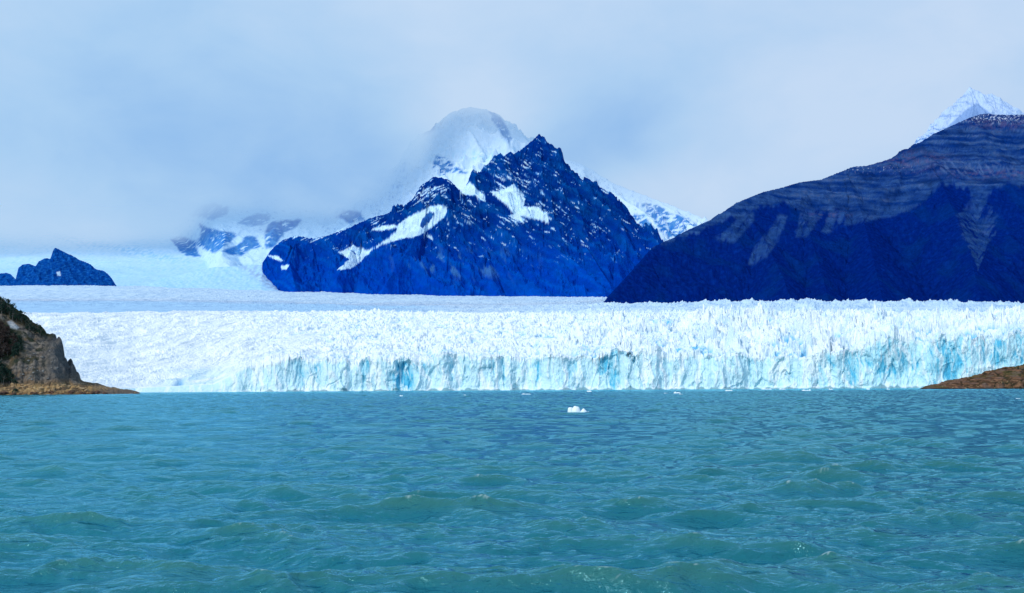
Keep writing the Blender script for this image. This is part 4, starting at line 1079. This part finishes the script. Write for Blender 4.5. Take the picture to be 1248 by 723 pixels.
def dup(root):
    o = root.copy(); COL.objects.link(o)
    for ch in list(root.children):
        c = ch.copy(); COL.objects.link(c); c.parent = o
    return o

def place_trees(proto_list, S, spots, label, group, smin=0.75, smax=1.2):
    r = random.Random(hash(label) % 1000 if False else len(label))
    used = {}
    for k, (px, py) in enumerate(spots):
        g = ground(S, px, py)
        if g is None: continue
        p = proto_list[k % len(proto_list)]
        if not p.get('placed'):
            o = p; p['placed'] = 1
        else:
            o = dup(p)
        s = r.uniform(smin, smax)
        o.location = g; o.rotation_euler = (0, 0, r.uniform(0, 6.28)); o.scale = (s * r.uniform(.9, 1.1), s * r.uniform(.9, 1.1), s)
        o['label'] = label; o['group'] = group; o['category'] = 'tree'

def scatter(poly, step, seed):
    r = random.Random(seed); out = []
    xs = [p[0] for p in poly]; ys = [p[1] for p in poly]
    y = min(ys)
    while y < max(ys):
        x = min(xs)
        while x < max(xs):
            q = (x + r.uniform(-.5, .5) * step, y + r.uniform(-.5, .5) * step)
            if q[0] > -22 and in_poly(np.array([q[0]]), np.array([q[1]]), poly)[0]: out.append(q)
            x += step
        y += step * 0.8
    return out

ridge_protos = [make_tree(LEAF_G, 1, 9.5, 4.2), make_tree(LEAF_G, 2, 8.5, 4.4), make_tree(LEAF_G, 3, 10, 3.8)]
place_trees(ridge_protos, LS, scatter([(-90, 326), (0, 366), (22, 382), (46, 402), (60, 412), (50, 412), (30, 398), (10, 386), (-10, 380), (-90, 360)], 5.2, 5),
            'dark green beech tree in the dense wood along the crest of the moraine hill', 'beech trees along the hill crest', .7, 1.1)
mid_protos = [make_tree(LEAF_R, 4, 8.5, 3.8), make_tree(LEAF_R, 5, 7.5, 4.0)]
place_trees(mid_protos, LS, scatter([(-60, 380), (0, 394), (12, 402), (20, 418), (16, 432), (0, 438), (-60, 446)], 4.6, 6),
            'russet brown beech tree in the wood halfway up the moraine hill', 'russet trees halfway up the hill', .7, 1.05)
edge_protos = [make_tree(LEAF_G, 6, 7.5, 3.0), make_tree(LEAF_G, 7, 8.5, 3.2)]
place_trees(edge_protos, LS, scatter([(12, 402), (20, 408), (28, 420), (26, 434), (14, 438), (16, 420)], 4.6, 7),
            'deep green beech tree at the edge of the wood above the grey scree', 'green trees edging the scree', .6, 0.95)
foot_protos = [make_tree(LEAF_G, 8, 9.5, 3.6), make_tree(LEAF_G, 9, 8.5, 3.2)]
place_trees(foot_protos, LS, scatter([(-60, 446), (0, 448), (10, 452), (16, 466), (-60, 468)], 5.0, 8),
            'dark beech tree at the foot of the hill behind the ochre beach', 'trees at the foot of the hill', .8, 1.25)
for (px, py, lab) in ((20, 465, 'low dark bush right of the trees at the foot of the hill'), (16, 476, 'round green bush alone on the ochre beach')):
    b_ = make_tree(LEAF_G, int(px * 7 + py), 3.4, 2.4, n=300)
    b_.name = 'bush'; b_['label'] = lab; b_['category'] = 'bush'
    g = ground(LS, px, py)
    if g: b_.location = (g[0], g[1], g[2] - 0.6)
dt = make_tree(LEAF_G, 23, 7.5, 2.2, bare=True); dt['label'] = 'bare pale dead tree standing in front of the dark trees at the hill foot'; dt['category'] = 'tree'
g = ground(LS, 8.5, 467)
if g: dt.location = (g[0], g[1] - 4, g[2])
for (px, py, s, lab) in ((1239, 447.5, 0.50, 'small upright dark tree on the crest of the brown rocky point'), (1247, 451, 0.42, 'dark low tree beside the upright one on the brown point'),
                         (1242, 457, .42, 'dark shrub in the hollow of the brown rocky point'), (1223, 466, .36, 'small green shrub low on the brown point near the water')):
    b_ = make_tree(LEAF_G, int(px * 3 + py), 8.0, 3.4 if s < .5 else 2.6, n=300)
    b_.name = 'shrub' if 'shrub' in lab else 'beech_tree'
    b_['label'] = lab; b_['category'] = 'shrub' if 'shrub' in lab else 'tree'; b_.scale = (s, s, s)
    g = ground(RS, px, py, 3.0)
    if g: b_.location = (g[0], g[1], g[2] - 0.3)

# ------------------------------------------------------------------ boulders
def rock_mesh(seed, mat, flat=0.7):
    r = random.Random(seed)
    bm = bmesh.new(); bmesh.ops.create_icosphere(bm, subdivisions=3, radius=1.0)
    cuts = []
    for _ in range(9):
        n = Vector((r.gauss(0, 1), r.gauss(0, 1), r.gauss(0, 1))).normalized(); cuts.append((n, r.uniform(.55, .85)))
    for v in bm.verts:
        for n, dd in cuts:
            k = v.co.dot(n)
            if k > dd: v.co -= n * (k - dd)
        v.co *= 1 + r.uniform(-.03, .03)
        v.co.z *= flat; v.co.x *= 1.25
    me = bpy.data.meshes.new('boulder'); bm.to_mesh(me); bm.free(); me.materials.append(mat)
    return me
B_OCH = leaf_mat('ochre_rock', (0.22, 0.13, 0.06), (0.46, 0.32, 0.18)); B_DK = leaf_mat('dark_red_rock', (0.05, 0.028, 0.02), (0.14, 0.07, 0.045))
B_GR = leaf_mat('grey_rock', (0.12, 0.12, 0.12), (0.30, 0.29, 0.27))
def boulders(S, poly, n, mat, size, label, group, seed):
    r = random.Random(seed); mes = [rock_mesh(seed * 10 + i, mat) for i in range(4)]
    xs = [p[0] for p in poly]; ys = [p[1] for p in poly]; c = 0; tries = 0
    while c < n and tries < n * 30:
        tries += 1
        px, py = r.uniform(min(xs), max(xs)), r.uniform(min(ys), max(ys))
        if not in_poly(np.array([px]), np.array([py]), poly)[0]: continue
        g = ground(S, px, py, 1.5)
        if g is None: continue
        o = bpy.data.objects.new('boulder', mes[c % 4]); COL.objects.link(o)
        s = size * r.uniform(.6, 1.5)
        o.location = (g[0], g[1], g[2] + 0.1 * s); o.scale = (s, s, s); o.rotation_euler = (r.uniform(-.3, .3), r.uniform(-.3, .3), r.uniform(0, 6.28))
        o['label'] = label; o['category'] = 'boulder'; o['group'] = group; c += 1
boulders(LS, [(0, 468), (60, 467), (110, 470), (118, 476), (60, 479), (0, 479)], 40, B_OCH, 1.3, 'pale ochre boulder lying on the low rocky beach', 'ochre boulders on the beach', 3)
boulders(LS, [(0, 477), (20, 478), (80, 477), (130, 477), (130, 480.5), (0, 483)], 34, B_DK, 1.6, 'dark reddish boulder at the water edge of the beach', 'dark boulders at the water edge', 4)
boulders(LS, [(30, 420), (60, 425), (74, 445), (56, 462), (20, 462), (22, 440)], 36, B_GR, 0.8, 'grey boulder on the scree slope beside the ice', 'boulders on the scree slope', 5)
boulders(RS, [(1140, 470), (1248, 460), (1248, 472), (1140, 473)], 16, B_OCH, 0.6, 'brown boulder low on the rocky point', 'boulders on the brown point', 6)

# ------------------------------------------------------------------ floating ice
m_ice, t_ = material('iceberg_ice')
out = t_.n('ShaderNodeOutputMaterial'); b = t_.n('ShaderNodeBsdfPrincipled')
tc = t_.n('ShaderNodeTexCoord'); sp = t_.n('ShaderNodeSeparateXYZ'); t_.l(tc.outputs['Object'], sp.inputs[0])
mr = t_.n('ShaderNodeMapRange'); mr.inputs['From Min'].default_value = -0.1; mr.inputs['From Max'].default_value = 0.45; t_.l(sp.outputs[2], mr.inputs['Value'])
mx = t_.n('ShaderNodeMixRGB'); mx.inputs[1].default_value = (0.45, 0.75, 0.85, 1); mx.inputs[2].default_value = (0.88, 0.93, 0.97, 1)
t_.l(mr.outputs[0], mx.inputs[0]); t_.l(mx.outputs[0], b.inputs['Base Color']); b.inputs['Roughness'].default_value = 0.35
no = t_.n('ShaderNodeTexNoise'); no.inputs['Scale'].default_value = 5; no.inputs['Detail'].default_value = 5; t_.l(tc.outputs['Object'], no.inputs['Vector'])
bp = t_.n('ShaderNodeBump'); bp.inputs['Distance'].default_value = 0.15; bp.inputs['Strength'].default_value = 0.6; t_.l(no.outputs['Fac'], bp.inputs['Height']); t_.l(bp.outputs[0], b.inputs['Normal'])
t_.l(b.outputs[0], out.inputs['Surface'])

def floe(name, px, py, wpx, hpx, lumps, label, seed, group=None):
    """ice lump field: lumps = (offset share, width share, height share, sharpness)"""
    X0 = W(px, py, 1.0); k = -CAM_H / (X0[2] - CAM_H)
    d = min(float(k), 1368.0 if px > 1200 else 1385.0)
    x, y, z = W(px, py, d); s = d / F
    w = wpx * s; h = hpx * s
    g = np.linspace(-0.62, 0.62, 90); gy = np.linspace(-0.5, 0.5, 60)
    GX, GY = np.meshgrid(g, gy)
    H = np.full(GX.shape, -0.35)
    for ox, lw, lh, shp, oy in lumps:
        rr = np.hypot((GX - ox + 0.03 * fbm(GX * 9, GY * 9, 3, seed)) / lw, (GY - oy) / (lw * 0.95))
        H = np.maximum(H, lh * (1.15 * np.clip(1 - rr ** shp, -0.6, 1)))
    H += 0.07 * fbm(GX * 7, GY * 7, 4, seed + 1) 
    o = grid_mesh(name, GX * w, GY * w * 0.8, H * h, m_ice, kind=None)
    o.location = (float(x), float(y), 0.0)
    o['label'] = label; o['category'] = 'ice floe' if name == 'ice_floe' else 'iceberg'
    if group: o['group'] = group
    return o
floe('iceberg', 705, 503.5, 25, 7.2, [(-0.39, 0.13, 0.84, 7, 0), (-0.28, 0.16, 0.72, 6, 0.03), (-0.12, 0.23, 0.95, 4.5, 0.02), (-0.16, 0.15, 1.02, 3, 0), (0.25, 0.20, 0.66, 1.4, 0), (0.10, 0.2, 0.2, 2, 0), (0.48, 0.10, 0.22, 1.6, 0)],
     'white two-lobed iceberg alone on the open lake', 5)
FL = [(641, 481.0, 11, 1.8, 'thin flat ice strip floating left of the middle'), (489, 483.2, 4, 2.4, 'small upright ice piece in front of the blue hollow in the cliff'), (566.5, 482.3, 3, 1.2, 'tiny ice crumb floating well right of the small upright piece'),
      (718, 477.9, 6, 2.6, 'small knobbly ice floe close under the arching blue hollow'), (812, 479.8, 6, 1.3, 'short flat ice floe just before the pair of curved ones'), (825, 479.8, 8, 2.0, 'long curved ice floe with a raised end'),
      (830, 481, 5, 1.2, 'little floe just in front of the long curved one'), (888, 476.8, 9, 1.7, 'flat floe below the white cliff foot between two gaps'), (934, 474.9, 12, 1.8, 'broad flat floe at the cliff foot, first of a row of three'),
      (953.5, 475.0, 8, 1.6, 'short floe in the middle of the row of three'), (982.5, 476.6, 11, 2.0, 'wide low floe at the end of the row of three'), (1012.5, 475.2, 5, 1.4, 'small floe below the brown streak in the ice cliff'),
      (1058, 475.0, 4, 1.8, 'small pointed floe under the blue cliff bay'), (1082.5, 474.9, 4, 1.2, 'tiny floe short of the brown rocky point'), (1241, 486.5, 7, 1.3, 'low ice floe on the water in front of the brown point')]
rr_ = random.Random(4)
for i, (px, py, w_, h_, lab) in enumerate(FL):
    floe('ice_floe', px, py, w_, h_, [(-0.25, 0.28, rr_.uniform(.5, 1), 2, 0), (0.15, 0.38, rr_.uniform(.4, .8), 2.2, 0), (0.4, 0.18, rr_.uniform(.2, .9), 1.5, 0)], lab, 50 + i)
